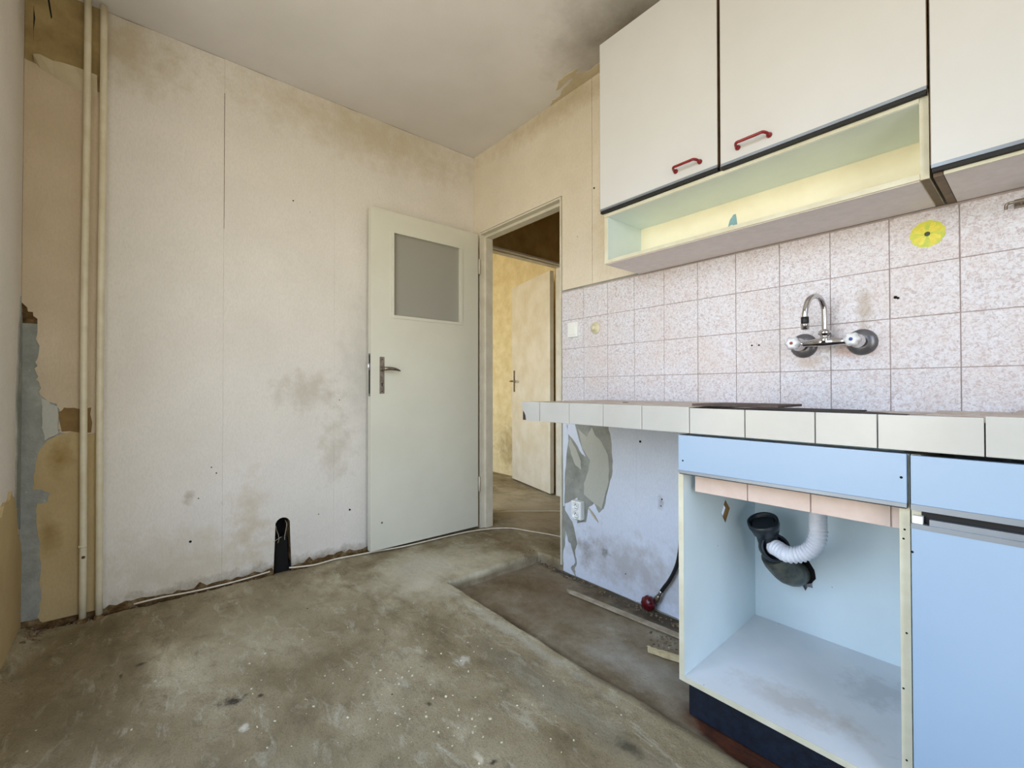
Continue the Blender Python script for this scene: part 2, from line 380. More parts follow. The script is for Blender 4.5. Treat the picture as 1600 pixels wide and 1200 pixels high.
M['door_paint_far'] = simple('pale_door_paint', S(232, 226, 208), S(218, 208, 182), 6, .3, bump=.08, bscale=12)
M['frame_paint'] = simple('grey_cream_steel_frame', S(220, 214, 196), S(206, 200, 180), 10, .45)
M['frame_brown'] = simple('brown_shadowed_frame_edge', S(120, 100, 66), S(100, 82, 52), 10, .6)
def glassmat():
    s = NT('frosted_pane'); s.b.inputs['Transmission Weight'].default_value = .45; s.b.inputs['IOR'].default_value = 1.1
    s.bump(s.noise(90, 3), .15, .003); return s.fin(S(206, 204, 190), .32)
M['glass'] = glassmat()
M['pipe_paint'] = simple('ivory_pipe_enamel', S(216, 208, 182), S(204, 194, 164), 16, .35)
M['plastic'] = simple('off_white_plastic', S(240, 243, 240), S(233, 236, 232), 8, .3)
M['plastic_old'] = simple('yellowed_plastic', S(216, 210, 180), S(206, 198, 166), 8, .35)
M['cable'] = simple('white_cable_sheath', S(224, 216, 198), S(204, 192, 168), 20, .5)
M['void'] = simple('hole_shade_black', S(14, 11, 8), S(8, 6, 4), 12, .95)  # black stands in for the shade inside holes, cracks and cavities
M['wire'] = simple('pale_wire', S(170, 160, 140), S(150, 140, 120), 12, .5)
M['plinth'] = simple('dark_blue_plinth', S(24, 34, 48), S(14, 20, 30), 40, .5, bump=.2, bscale=120)
M['pink_tile'] = simple('pinkish_beige_tile', S(214, 194, 182), S(204, 182, 168), 14, .4)
M['wood'] = simple('pale_raw_wood', S(184, 172, 150), S(150, 136, 112), 18, .8, bump=.3)
M['scrap'] = simple('cream_plaster_scrap', S(222, 208, 168), S(196, 176, 130), 40, .8, bump=.4)
M['crumb'] = simple('plaster_crumbs', S(150, 132, 104), S(70, 52, 34), 90, .95)
M['lime'] = simple('lime_green_print', S(186, 204, 60), S(222, 216, 60), 60, .4)
M['yellow'] = simple('yellow_print', S(236, 226, 80), S(220, 206, 40), 60, .4)
M['flower_eye'] = simple('dark_green_print', S(70, 90, 50), S(50, 60, 40), 60, .5)
M['teal'] = simple('blue_grey_tape', S(134, 176, 184), S(120, 160, 170), 40, .5)
M['valve_red'] = simple('red_ribbed_plastic', S(104, 14, 26), S(66, 8, 16), 60, .3)
M['hot'] = simple('red_cap', S(170, 90, 80), None, 12, .3); M['cold'] = simple('blue_cap', S(60, 90, 150), None, 12, .3)
M['outside'] = simple('window_frame_paint', S(225, 222, 212), None, 8, .4)

# ------------------------------------------------------------------ the shell
H = 2.55
def smooth(t): t = max(0., min(1., t)); return t*t*(3-2*t)
def axis_list(segs):
    o = []
    for a, b, st in segs:
        n_ = max(1, round((b-a)/st)); o += [a+(b-a)*i/n_ for i in range(n_)]
    return o+[segs[-1][1]]
def floor_z(x, y):
    nz = noise.fractal(Vector((x*7, y*7, 0)), 1.0, 2.0, 4)
    n2 = noise.fractal(Vector((x*30, y*30, 3)), 1.0, 2.0, 3)
    e = .006*noise.noise(Vector((x*9, y*9, 7)))+.003*noise.noise(Vector((x*40, y*40, 1)))
    z = 0.0025*nz+.0012*n2
    # sunken strip along the tiled wall
    left = smooth((x+e-(.655+.02*(-y)))/.012)
    fw = .012+.10*smooth((x-1.0)/.8)                           # the lip gets worn to a slope towards the units
    yl = -.628-.02*smooth((x-1.0)/.6)
    front = smooth((y+e-yl)/fw)
    back = smooth((.0+.012*math.sin(x*9)-y+e)/.012) if x < .86 else smooth((.09-y)/.01)
    if x > .86: back = 1.0
    k = left*front*back
    z -= .055*k
    # broken gap under the wallpaper of the left wall
    if y < .0 and x < .05:
        z -= .018*smooth((.035+.012*noise.noise(Vector((y*14, 0, 0)))-x)/.02)
    if y < -2.06 and 0 < x < 1: z += .03*smooth((-2.07-y)/.06)*(1-smooth(x/.9))
    return z
bm = new()
XS = axis_list([(-3.3, -.3, .15), (-.3, 0, .05), (0, .06, .006), (.06, .64, .012), (.64, .70, .004), (.70, 2.6, .012), (2.6, 3.3, .05)])
YS = axis_list([(-2.42, -2.12, .05), (-2.12, -.70, .012), (-.70, -.50, .006), (-.50, -.05, .012), (-.05, .03, .004), (.03, .10, .012), (.10, 2.1, .05)])
V = [[bm.verts.new((x, y, floor_z(x, y))) for y in YS] for x in XS]
for i in range(len(XS)-1):
    for j in range(len(YS)-1):
        f = bm.faces.new((V[i][j], V[i+1][j], V[i+1][j+1], V[i][j+1])); f.smooth = True
fl = obj('floor', bm, M['floor'], kind='structure', recalc=False)

bm = new(); bx(bm, -3.4, 3.4, -2.45, 2.2, H, H+.15)
ce = obj('ceiling', bm, M['ceiling'], kind='structure')
R0 = random.Random(3)
for pts in ([(.76, -.004), (.80, -.03), (.852, -.024), (.90, -.05), (.957, -.06), (1.0, -.082), (1.037, -.074), (1.094, -.05), (1.20, -.06), (1.35, -.03), (1.35, -.001), (.76, -.001)],
            [(.87, -.07), (.93, -.115), (1.0, -.12), (1.06, -.105), (1.02, -.085), (.95, -.078)]):
    obj('peeling_paint', plate(new(), rag(pts, .005, 3, 5), H-.0035, H+.001, 'z'), M['flap'], ce)

# left wall: plaster with an arched cavity at the floor
hy0, hy1, hz = -1.251, -1.166, .275
arch = [(hy0, -.09), (hy0+.004, .12), (hy0+.008, hz-.045)]
for k in range(1, 8):
    a = math.pi*k/8; arch.append(((hy0+hy1)/2-math.cos(a)*(.037), hz-.04+math.sin(a)*.04))
arch += [(hy1-.008, hz-.045), (hy1-.004, .12), (hy1, -.09)]
bm = new()
plate(bm, [(-2.42, H), (-2.42, -.1)]+arch+[(.0, -.1), (.0, H)], -.12, 0, 'x')
bx(bm, -.2, -.12, -2.42, 0, -.1, H)
wl = obj('wall_left', bm, M['base'], kind='structure')
bm = new(); bx(bm, -.119, -.116, hy0-.01, hy1+.01, -.1, hz+.02)
bx(bm, -.118, -.001, hy0-.0005, hy0+.0025, -.03, hz-.05); bx(bm, -.118, -.001, hy1-.0025, hy1+.0005, -.03, hz-.05)
obj('cavity_lining', bm, M['void'], wl)
obj('cavity_plate', plate(new(), [(hy0+.012, -.02), (hy0+.010, .165), (hy1-.014, .17), (hy1-.006, -.02)], -.04, -.03, 'x'), M['void'], wl)  # black plate painting the dark inside the arched hole
def strip(y0, y1, seed, notch=False):
    R = random.Random(seed)
    bot = []
    y = y1
    while y > y0+.01:
        bot.append((y, .014+R.uniform(0, .016)+(.012 if R.random() < .2 else 0))); y -= R.uniform(.015, .035)
    bot.append((y0, .02))
    if notch:
        bot = [b for b in bot if b[0] > hy1+.004]+[(a-.0 , max(z, .012)) for a, z in arch[::-1]]+[b for b in bot if b[0] < hy0-.004]
    pts = [(y0, H-.0008), ]+[(y0+(y1-y0)*k/6, H-.0005-R.random()*.003) for k in range(1, 6)]+[(y1, H-.002)]+bot
    return pts
for i, (a, b) in enumerate(((-1.9062, -1.4756), (-1.4750, -.9503), (-.9497, -.4203), (-.4197, -.001))):
    obj('wallpaper_strip', plate(new(), strip(a, b, 11+i, i == 1), -.0005, .0022, 'x'), M['paper_left'], wl)
# the corner piece behind the pipes: torn paper over old ochre paint over grey plaster
obj('plaster_patch', plate(new(), [(-2.141, .04), (-1.9064, .03), (-1.9064, 1.2), (-2.141, 1.2)], -.0005, .0008, 'x'), M['plaster'], wl)
obj('sooty_plaster', plate(new(), [(-2.141, 2.18), (-1.9064, 2.18), (-1.9064, H), (-2.141, H)], -.0005, .0010, 'x'), M['brown_plaster'], wl)
obj('wallpaper_strip', plate(new(), rag([(-2.141, 2.235), (-2.141, 1.28), (-2.098, 1.22), (-2.096, 1.064), (-2.10, .98), (-2.082, .912), (-2.04, .873), (-2.036, .80), (-2.036, .769), (-1.9064, .76), (-1.9064, 2.19)], .007, 6, 3, keep=(0, 9, 10)), -.0003, .0040, 'x'), M['paper_corner'], wl)
obj('old_paint_layer', plate(new(), rag([(-1.9064, .775), (-2.008, .768), (-2.039, .757), (-2.075, .727), (-2.093, .690), (-2.100, .62), (-2.108, .548), (-2.079, .544), (-2.058, .524), (-2.064, .495), (-2.093, .492), (-2.096, .425), (-2.084, .339), (-2.083, .204), (-2.079, .111), (-2.090, .047), (-2.075, .02), (-1.9064, .02)], .004, 3, 9, keep=(0, 16, 17)), -.0003, .0022, 'x'), M['paper_ochre'], wl)
obj('pale_glue_patch', plate(new(), rag([(-2.085, .905), (-2.04, .873), (-2.036, .765), (-2.075, .738), (-2.081, .81)], .004, 3, 2), .0005, .0030, 'x'), M['paper_under'], wl)
obj('brown_glue_patch', plate(new(), rag([(-2.036, .851), (-2.021, .868), (-1.981, .862), (-1.94, .866), (-1.94, .762), (-2.027, .771)], .004, 3, 4), .001, .0046, 'x'), M['dark_patch'], wl)
# folded-back flap at the upper edge
bm = new()
fl_pts = [(-2.115, 2.252, 2.236), (-2.095, 2.256, 2.214), (-2.06, 2.25, 2.20), (-2.036, 2.252, 2.188), (-1.993, 2.256, 2.178), (-1.972, 2.251, 2.172), (-1.93, 2.25, 2.168)]
A = [bm.verts.new((.030+.006*(i % 2), y, zt)) for i, (y, zt, zb) in enumerate(fl_pts)]; B = [bm.verts.new((.004, y, zb)) for y, zt, zb in fl_pts]; C_ = [bm.verts.new((.002, y, zt+.004)) for y, zt, zb in fl_pts]
for i in range(len(A)-1):
    bm.faces.new((A[i], A[i+1], B[i+1], B[i])); bm.faces.new((C_[i], C_[i+1], A[i+1], A[i]))
obj('folded_flap', bm, M['flap'], wl)
obj('crack', plate(new(), [(-2.118, 2.46), (-2.113, 2.41), (-2.117, 2.36), (-2.1175, 2.30)], .0008, .0016, 'x'), M['void'], wl)
obj('crack', plate(new(), [(-2.085, 2.56-.012), (-2.078, 2.55-.012), (-2.066, 2.44), (-2.069, 2.43), (-2.075, 2.47)], .0008, .0018, 'x'), M['void'], wl)
for y, z, r in ((-1.165, 1.939, .004), (-1.57, .43, .003), (-1.60, .235, .006), (-.86, .255, .006), (-1.03, .26, .003), (-1.52, .57, .003), (-1.50, .54, .0035), (-.92, .88, .003), (-1.08, 1.90, .002)):
    obj('nail_hole', lathe(new(), [(r, 0), (r*.9, .003)], (.0010, y, z), (1, 0, 0), 8), M['void'], wl)
bm = new()
for k in range(6): bx(bm, .0005, .0026, -1.4762-.0004*k/5, -1.4742, 1.72+.11*k, 1.83+.11*k+.001)
obj('open_seam', bm, M['base'], wl)

# window wall behind the camera, with real openings
bm = new()
plate(bm, [(-3.3, -.1), (3.3, -.1), (3.3, H), (-3.3, H)], -2.42, -2.142, 'y',
      holes=[[(WX0, WZ0), (WX1, WZ0), (WX1, WZ1), (WX0, WZ1)], [(QX0, .45), (QX1, .45), (QX1, 2.35), (QX0, 2.35)]])
wf = obj('wall_front', bm, M['paper_left'], kind='structure')
obj('old_paint_layer', plate(new(), rag([(.004, .02), (.004, .30), (.05, .38), (.10, .50), (.20, .58), (.35, .52), (.60, .55), (.93, .40), (.93, .02)], .02, 5, 21, keep=(0, 7, 8)), -2.1425, -2.134, 'y'), M['paper_ochre'], wf)
obj('torn_plaster', plate(new(), rag([(.004, .40), (.004, 1.22), (.03, 1.30), (.06, 1.10), (.09, .92), (.07, .70), (.09, .55), (.05, .42)], .008, 5, 22, keep=(0,)), -2.1425, -2.138, 'y'), M['plaster'], wf)
for nm, x0, x1, z0, z1 in (('window_1', WX0, WX1, WZ0, WZ1), ('window_2', QX0, QX1, .45, 2.35)):
    wn = empty(nm, ((x0+x1)/2, -2.33, z0), kind='structure')
    bm = new(); t = .05
    bx(bm, x0, x1, -2.36, -2.30, z0, z0+t); bx(bm, x0, x1, -2.36, -2.30, z1-t, z1)
    bx(bm, x0, x0+t, -2.36, -2.30, z0+t, z1-t); bx(bm, x1-t, x1, -2.36, -2.30, z0+t, z1-t)
    bx(bm, (x0+x1)/2-.03, (x0+x1)/2+.03, -2.36, -2.30, z0+t, z1-t)
    obj('window_frame', bm, M['outside'], wn)
obj('wall_right', plate(new(), [(-2.42, -.1), (.08, -.1), (.08, H), (-2.42, H)], 3.3, 3.4, 'x', holes=[[(RY0, RZ0), (RY1, RZ0), (RY1, RZ1), (RY0, RZ1)]]), M['paper_left'], kind='structure')
d3 = empty('fill_opening', (3.36, (RY0+RY1)/2, RZ0), kind='structure')  # made-up opening, put in to light the left wall from the front
bm = new()
bx(bm, 3.33, 3.38, RY0, RY0+.06, RZ0, RZ1); bx(bm, 3.33, 3.38, RY1-.06, RY1, RZ0, RZ1); bx(bm, 3.33, 3.38, RY0+.06, RY1-.06, RZ0, RZ0+.08); bx(bm, 3.33, 3.38, RY0+.06, RY1-.06, RZ1-.06, RZ1)
obj('window_frame', bm, M['outside'], d3)

# tiled wall with the doorway
DX0, DX1, DH = .088, .835, 2.0
bm = new()
plate(bm, [(-.2, -.1), (DX0-.010, -.1), (DX0-.010, DH+.001), (DX1+.011, DH+.001), (DX1+.011, -.1), (3.3, -.1), (3.3, H), (-.2, H)], 0, .08, 'y')
wb = obj('wall_back', bm, M['plaster'], kind='structure')
pz = -.052
for pts in ([(.003, H-.001), (.003, .0), (.074, .0), (.074, 2.008), (.53, 2.008), (.53, H-.001)],
            [(.5305, H-.001), (.5305, 2.008), (DX1+.014, 2.008), (DX1+.014, 1.482), (1.06, 1.482), (1.06, H-.001)],
            [(1.062, H-.001), (1.062, 1.482), (1.592, 1.482), (1.592, H-.001)], [(1.594, H-.001), (1.594, 1.482), (3.299, 1.482), (3.299, H-.001)]):
    obj('wallpaper_strip', plate(new(), pts, -.0022, .0005, 'y'), M['paper_right'], wb)
low = [(1.322, .88), (1.161, .88), (1.161, .751), (1.176, .697), (1.187, .588), (1.18, .509), (1.155, .434), (1.13, .342), (1.099, .315), (1.068, .358), (1.031, .33), (1.015, .25), (.954, .23), (.955, .366), (.864, .317), (.868, .28), (.92, .231), (.954, .121), (.937, .082), (.951, .019), (.935, -.02), (.945, -.05), (1.322, -.05)]
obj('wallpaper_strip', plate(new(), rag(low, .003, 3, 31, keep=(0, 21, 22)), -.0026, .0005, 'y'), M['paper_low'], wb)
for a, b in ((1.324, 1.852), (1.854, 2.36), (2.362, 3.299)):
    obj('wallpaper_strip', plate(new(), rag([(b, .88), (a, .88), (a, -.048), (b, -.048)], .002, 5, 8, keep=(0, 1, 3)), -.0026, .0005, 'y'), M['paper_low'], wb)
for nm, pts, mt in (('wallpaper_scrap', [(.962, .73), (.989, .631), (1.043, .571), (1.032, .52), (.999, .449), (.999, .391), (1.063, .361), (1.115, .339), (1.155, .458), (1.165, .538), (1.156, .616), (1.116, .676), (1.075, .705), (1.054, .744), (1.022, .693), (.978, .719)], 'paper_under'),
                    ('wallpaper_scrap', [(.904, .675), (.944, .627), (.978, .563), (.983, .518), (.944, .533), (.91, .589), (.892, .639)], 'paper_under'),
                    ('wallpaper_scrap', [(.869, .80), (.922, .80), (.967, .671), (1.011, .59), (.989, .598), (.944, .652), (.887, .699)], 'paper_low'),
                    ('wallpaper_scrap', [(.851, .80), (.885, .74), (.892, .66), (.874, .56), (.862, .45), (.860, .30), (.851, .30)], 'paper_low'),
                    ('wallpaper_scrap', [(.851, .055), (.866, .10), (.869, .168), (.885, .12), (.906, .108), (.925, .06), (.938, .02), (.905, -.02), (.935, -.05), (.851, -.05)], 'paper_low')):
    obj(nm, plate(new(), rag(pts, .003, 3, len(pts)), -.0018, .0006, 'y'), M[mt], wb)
# curled tongue of paper left of the socket
bm = new(); tube(bm, smooth_pts([(1.032, -.006, .33), (1.07, -.012, .30), (1.098, -.006, .268)], 5), [.001+.004*math.sin(math.pi*min(i/10, 1)) for i in range(11)], 6)
obj('paper_curl', bm, M['flap'], wb)
for x, z, r in ((1.075, 1.97, .005), (1.841, 1.1055, .0035), (1.866, 1.1045, .0035), (2.262, 1.222, .005), (2.268, 1.219, .004), (1.344, .697, .006), (1.455, .451, .004), (1.45, .42, .003), (1.26, .06, .003), (.96, 1.75, .002)):
    obj('screw_hole', lathe(new(), [(r, 0), (r*.9, .004)], (x, (-.0050 if z > .9 and z < 1.46 else -.0005), z), (0, -1, 0), 8), M['void'], wb)
bm = new(); bx(bm, 1.3222, 1.3238, -.0022, 0, -.05, .88); obj('paper_seam', bm, M['paper_low'], wb)

# wall tiles, each its own piece
obj('tile_grout', box(.852, 3.298, -.0032, .0005, .812, 1.4725), M['grout'], wb)
TW, THt = .1554, .1551; tx0 = 2.4037; tz0 = 1.0019
tb = box(-.5*TW+.0011, .5*TW-.0011, -.0065, -.0005, -.5*THt+.0011, .5*THt-.0011, .0013)
first = None; me = None
for j in range(-1, 3):
    for i in range(-10, 6):
        cx = tx0+(i+.5)*TW; cz = tz0+(j+.5)*THt
        if cx+TW/2 > 3.3: continue
        if me is None:
            o = obj('wall_tile', tb, M['tile'], wb); me = o.data
            # recentre the shared mesh on the piece's own origin
            me.transform(Matrix.Translation(WP[wb.name])); 
        else:
            o = bpy.data.objects.new('wall_tile', me); COL.objects.link(o); o.parent = wb
        o.location = Vector((cx+R0.uniform(-.0004, .0004), R0.uniform(-.0006, .0004), cz))-WP[wb.name]

# right end of the wall by the doorway: plain edge strip; hall walls
for nm, b in (('wall_hallway_right', (1.25, 1.35, .08, 2.1, -.1, H)), ('wall_hallway_back', (-.2, 1.25, 1.75, 1.85, -.1, H))):
    obj(nm, box(*b), M['paper_shaded'], kind='structure')
bm = new(); plate(bm, [(.0, -.1), (.245, -.1), (.245, 2.02), (1.075, 2.02), (1.075, -.1), (1.75, -.1), (1.75, H), (.0, H)], -.27, -.2, 'x')
obj('wall_hallway_left', bm, M['paper_shaded'], kind='structure')
obj('wall_room_back', box(-3.3, -.27, 1.33, 1.43, -.1, H), M['paper_hall'], kind='structure')
obj('wall_room_left', box(-3.4, -3.3, -2.42, 1.43, -.1, H), M['paper_hall'], kind='structure')
bm = new(); bx(bm, -.214, -.2005, -2.42, -.001, 0, H)
obj('wall_room_right', bm, M['paper_hall'], kind='structure')

# kitchen door: steel frame with a rebate + leaf
d1 = empty('door_1', (.08, -.02, 0), 'cream door with square frosted pane, open flat against the left wall', kind='structure')
def frame(x0, x1, zt, y0, y1, w_=.028, hk=.5):
    """rebated profile round an opening x0..x1"""
    bm = new()
    prof = [(-w_, y0-.008), (0, y0-.008), (0, y0+.030), (.016, y0+.030), (.016, y1+.006), (-w_, y1+.006)]
    path = [(x0, -.02, 1, 0), (x0, zt, 1, -hk), (x1, zt, -1, -hk), (x1, -.02, -1, 0)]
    rings = []
    for px, pz_, sx_, sz in path:
        rings.append([bm.verts.new((px+sx_*a, b, pz_+sz*a)) for a, b in prof])
    for p, q in zip(rings, rings[1:]):
        for k in range(6): bm.faces.new((p[k], p[(k+1) % 6], q[(k+1) % 6], q[k]))
    bm.faces.new(rings[0]); bm.faces.new(rings[-1][::-1])
    return bm
obj('door_frame', frame(DX0, DX1, 1.990, 0, .08, .010, 1), M['frame_paint'], d1)
bm = new(); bx(bm, DX0-.022, DX0-.001, -.0155, -.0085, .3, .42) if 0 else None
# leaf built in its own plane: u from hinge (0) to lock edge, x across
LX0, LX1, LY0, LY1 = .052, .092, -.775, -.030
bm = new()
g = (-.640, -.168, 1.372, 1.866)
plate(bm, [(LY0, .020), (LY1, .020), (LY1, 1.985), (LY0, 1.985)], LX0, LX1, 'x', holes=[[(g[0], g[2]), (g[1], g[2]), (g[1], g[3]), (g[0], g[3])]])
leaf = obj('door_leaf', bm, M['door_paint'], d1)
obj('pane', box(.066, .071, g[0]-.004+.004, g[1], g[2], g[3]), M['glass'], leaf)
bm = new(); t = .014
for a in ((g[0]-t, g[1]+t, g[2]-t, g[2]+.004), (g[0]-t, g[1]+t, g[3]-.004, g[3]+.004), (g[0]-t, g[0]+.004, g[2]+.004, g[3]-.004), (g[1]-.004, g[1]+t, g[2]+.004, g[3]-.004)):
    bx(bm, .0725, .0965, a[0], a[1], a[2], a[3])
obj('glazing_bead', bm, M['door_paint'], leaf)
bm = new(); lathe(bm, [(.009, -.01), (.009, .0)], (.0925, -.709, 1.057), (1, 0, 0), 12)
bx(bm, .092, .0945, -.723, -.695, .915, 1.127); obj('escutcheon', bm, M['steel'], leaf)
bm = new(); lathe(bm, [(.004, 0), (.004, .0012)], (.0945, -.709, .972), (1, 0, 0), 10); bx(bm, .0945, .0957, -.7115, -.7065, .957, .970)
for z in (.928, 1.112): lathe(bm, [(.0035, 0), (.003, .0015)], (.0945, -.709, z), (1, 0, 0), 10)
obj('keyhole', bm, M['void'], leaf)
bm = new()
lathe(bm, [(.014, 0), (.014, .006), (.010, .010), (.0095, .035)], (.0945, -.709, 1.057), (1, 0, 0), 16)
P = smooth_pts([(.128, -.712, 1.057), (.140, -.700, 1.058), (.142, -.67, 1.058), (.138, -.640, 1.054), (.131, -.612, 1.047)], 5)
tube(bm, P, [.010, .0105, .011, .011, .011, .011, .0108, .0105, .0102, .010, .0097, .0094, .009, .0086, .008, .0074, .0068, .006, .0052, .0042, .002][:len(P)], 12)
obj('handle', bm, M['steel'], leaf)
bm = new(); bx(bm, .062, .084, LY0-.0015, LY0, .90, 1.145); obj('lock_plate', bm, M['dull_metal'], leaf)
bm = new(); bx(bm, .066, .080, LY0-.0022, LY0-.0015, .915, 1.05); bx(bm, .066, .080, LY0-.0022, LY0-.0015, 1.09, 1.135)
obj('lock_slot', bm, M['void'], leaf)
bm = new(); bx(bm, .066, .080, LY0-.011, LY0-.0015, 1.063, 1.083); bevel(bm, .002); obj('latch', bm, M['chrome'], leaf)
bm = new()
for z in (.25, 1.72): tube(bm, [(.0905, -.018, z), (.0905, -.018, z+.10)], .0065, 10)
obj('hinge', bm, M['frame_paint'], d1)
bm = new(); lathe(bm, [(.006, 0), (.004, .001)], (.092, -.707, .172), (1, 0, 0), 8); obj('dent', bm, M['steel'], leaf)

# second door beyond the hallway, standing half open into the next room
d2 = empty('door_2', (-.25, 1.06, 0), 'pale door standing half open beyond the hallway', kind='structure')
fb = frame(.245, 1.075, 2.02, -.06, .02)
for v in fb.verts: v.co = Vector((-.21-v.co.y-.01, v.co.x, v.co.z))
obj('door_frame', fb, M['frame_paint'], d2)
a2 = math.atan2(1.262-1.066, -1.027+.269)
T2 = Matrix.Translation((-.272, 1.058, 0)) @ Matrix.Rotation(a2, 4, 'Z')
leaf2 = obj('door_leaf', box(0, .785, .0, .038, .012, 1.995, .0, T2), M['door_paint_far'], d2)
# room side faces -y after rotation
def T2b(bmx): bmesh.ops.transform(bmx, matrix=T2, verts=bmx.verts[:]); return bmx
bm = new(); bx(bm, .715, .745, .038, .041, .91, 1.13); obj('escutcheon', T2b(bm), M['steel'], leaf2)
bm = new(); lathe(bm, [(.010, .0), (.009, .045)], (.73, .041, 1.02), (0, 1, 0), 12); tube(bm, [(.738, .084, 1.02), (.68, .088, 1.02), (.62, .082, 1.016)], [.008, .009, .006], 10)
obj('handle', T2b(bm), M['steel'], leaf2)

# ------------------------------------------------------------------ wall cabinets
YF = -.281
wc = empty('wall_cabinet', (1.86, 0, 1.474), 'white two-door wall cabinet with red handles and an open niche below', 'cabinet')
CX0, CX1 = 1.347, 2.374
def part(name, b, mt, par, bev=0, label=None): return obj(name, box(*b, bev), M[mt], par, label)
part('side_panel', (CX0, CX0+.016, -.262, -.008, 1.474, 2.40), 'carcass', wc)
part('side_panel', (CX1-.018, CX1, -.262, -.008, 1.474, 2.40), 'carcass', wc)
part('bottom_panel', (CX0+.016, CX1-.018, -.262, -.020, 1.4745, 1.4885), 'niche', wc)
part('bottom_liner', (CX0+.001, CX1-.019, -.258, -.010, 1.4725, 1.4745), 'underside', wc, label='grey pressed-board underside of the niche')
part('niche_ceiling', (CX0+.016, CX1-.018, -.262, -.020, 1.672, 1.688), 'interior', wc)
part('shelf_edge', (CX0+.002, CX1-.018, -.2655, -.262, 1.673, 1.686), 'carcass', wc)
part('bottom_edge', (CX0+.002, CX1-.018, -.2655, -.262, 1.4745, 1.4890), 'carcass', wc)
part('niche_liner', (CX0+.0162, CX0+.0175, -.2615, -.020, 1.4890, 1.6718), 'interior', wc, label='greenish grey inside of the niche side')
part('back_panel', (CX0+.016, CX1-.018, -.020, -.0095, 1.4885, 2.38), 'niche', wc)
part('top_panel', (CX0, CX1, -.262, -.008, 2.385, 2.40), 'laminate', wc)
part('divider', (1.843, 1.857, -.262, -.020, 1.69, 2.385), 'brown_edge', wc)
def cab_door(root, x0, x1, z0, z1, hx=None, hz_=1.738, yf=YF, ctrim=True):
    d = obj('door', box(x0, x1, yf, yf+.017, z0+.012, z1, .0009), M['laminate'], root)
    obj('door_edge', box(x0-.0015, x0, yf+.001, yf+.017, z0+.012, z1), M['brown_edge'], d)
    obj('door_edge', box(x1, x1+.0015, yf+.001, yf+.017, z0+.012, z1), M['brown_edge'], d)
    bm = new(); bx(bm, x0, x1, yf-.0010, yf+.004, z0+.003, z0+.012); obj('metal_profile', bm, M['alu'], d)
    bm = new(); bx(bm, x0+.001, x1-.001, yf+.002, yf+.016, z0-.006, z0+.003); obj('profile_groove', bm, M['black'], d)
    if hx:
        bm = new(); h0, h1 = hx
        y1_ = yf-.030
        P = smooth_pts([(h0, yf-.002, hz_-.003), (h0, yf-.016, hz_-.002), (h0+.008, y1_, hz_), (h0+.024, y1_-.001, hz_), (h1-.024, y1_-.001, hz_), (h1-.008, y1_, hz_), (h1, yf-.016, hz_-.002), (h1, yf-.002, hz_-.003)], 5)
        tube(bm, P, .0046, 12)
        for h in (h0, h1): lathe(bm, [(.0085, 0), (.0085, .004), (.0062, .008), (.005, .012)], (h, yf, hz_-.003), (0, -1, 0), 16)
        obj('handle', bm, M['red'], d, 'dark red bow handle')
    return d
cab_door(wc, 1.338, 1.8435, 1.694, 2.415, (1.690, 1.782), 1.742)
cab_door(wc, 1.8545, 2.3725, 1.690, 2.415, (1.912, 2.008), 1.738)
wc2 = empty('wall_cabinet', (2.65, 0, 1.474), 'white wall cabinet at the right edge with longer door reaching lower', 'cabinet')
X0, X1 = 2.381, 2.93
part('side_panel', (X0, X0+.018, -.262, -.008, 1.472, 2.40), 'brown_edge', wc2)
part('side_panel', (X1-.018, X1, -.262, -.008, 1.472, 2.40), 'brown_edge', wc2)
part('bottom_panel', (X0+.0195, X1-.0195, -.262, -.010, 1.472, 1.486), 'underside', wc2)
part('shelf_edge', (X0+.0195, X1-.018, -.2660, -.262, 1.4715, 1.480), 'carcass', wc2)
part('back_panel', (X0+.018, X1-.018, -.02, -.0095, 1.486, 2.385), 'interior', wc2)
part('top_panel', (X0+.018, X1-.018, -.262, -.008, 2.385, 2.40), 'laminate', wc2)
cab_door(wc2, 2.3795, 2.93, 1.487, 2.415)
obj('tape_scrap', plate(new(), rag([(1.758, 1.568), (1.768, 1.60), (1.782, 1.618), (1.790, 1.618), (1.796, 1.568), (1.782, 1.566), (1.778, 1.580), (1.768, 1.580), (1.766, 1.568)], .001, 2, 3), -.0215, -.0205, 'y'),
    M['teal'], label='small blue-grey triangular scrap stuck on the niche back', cat='sticker')
obj('under_lining', box(CX1-.018+.001, CX1-.001, -.26, -.010, 1.4728, 1.4739), M['brown_edge'], wc)

# ------------------------------------------------------------------ worktop
YC = -.550
wt = empty('worktop', (2.2, -.27, .81), 'tiled kitchen worktop with ivory edge tiles, part of its top tiles missing', 'worktop')
bm = new(); bx(bm, 1.146, 3.295, YC+.009, -.008, .8125, .868)
bevel(bm, .002, 1); obj('slab', bm, M['mortar'], wt)
bm = new()
seams = [1.139, 1.245, 1.405, 1.565, 1.722, 1.884, 2.041, 2.203, 2.321, 2.484, 2.645, 2.806, 2.967, 3.128, 3.289]
for a, b in zip(seams, seams[1:]):
    if a == 1.139:
        pts = [(a, .888), (a, .852), (a+.006, .850), (a+.014, .842), (a+.021, .830), (a+.024, .8105), (b-.001, .8105), (b-.001, .888)]
        bt = plate(new(), pts, YC, YC+.009, 'y')
    else: bt = box(a+.001, b-.001, YC, YC+.009, .8105, .888-(.003 if 1.88 < a < 2.4 else 0), .0015)
    obj('edge_tile', bt, M['white_tile'], wt)
obj('broken_corner', box(1.140, 1.160, YC+.003, YC+.009, .8115, .850), M['mortar'], wt, label='dark mortar where the corner tile is chipped')
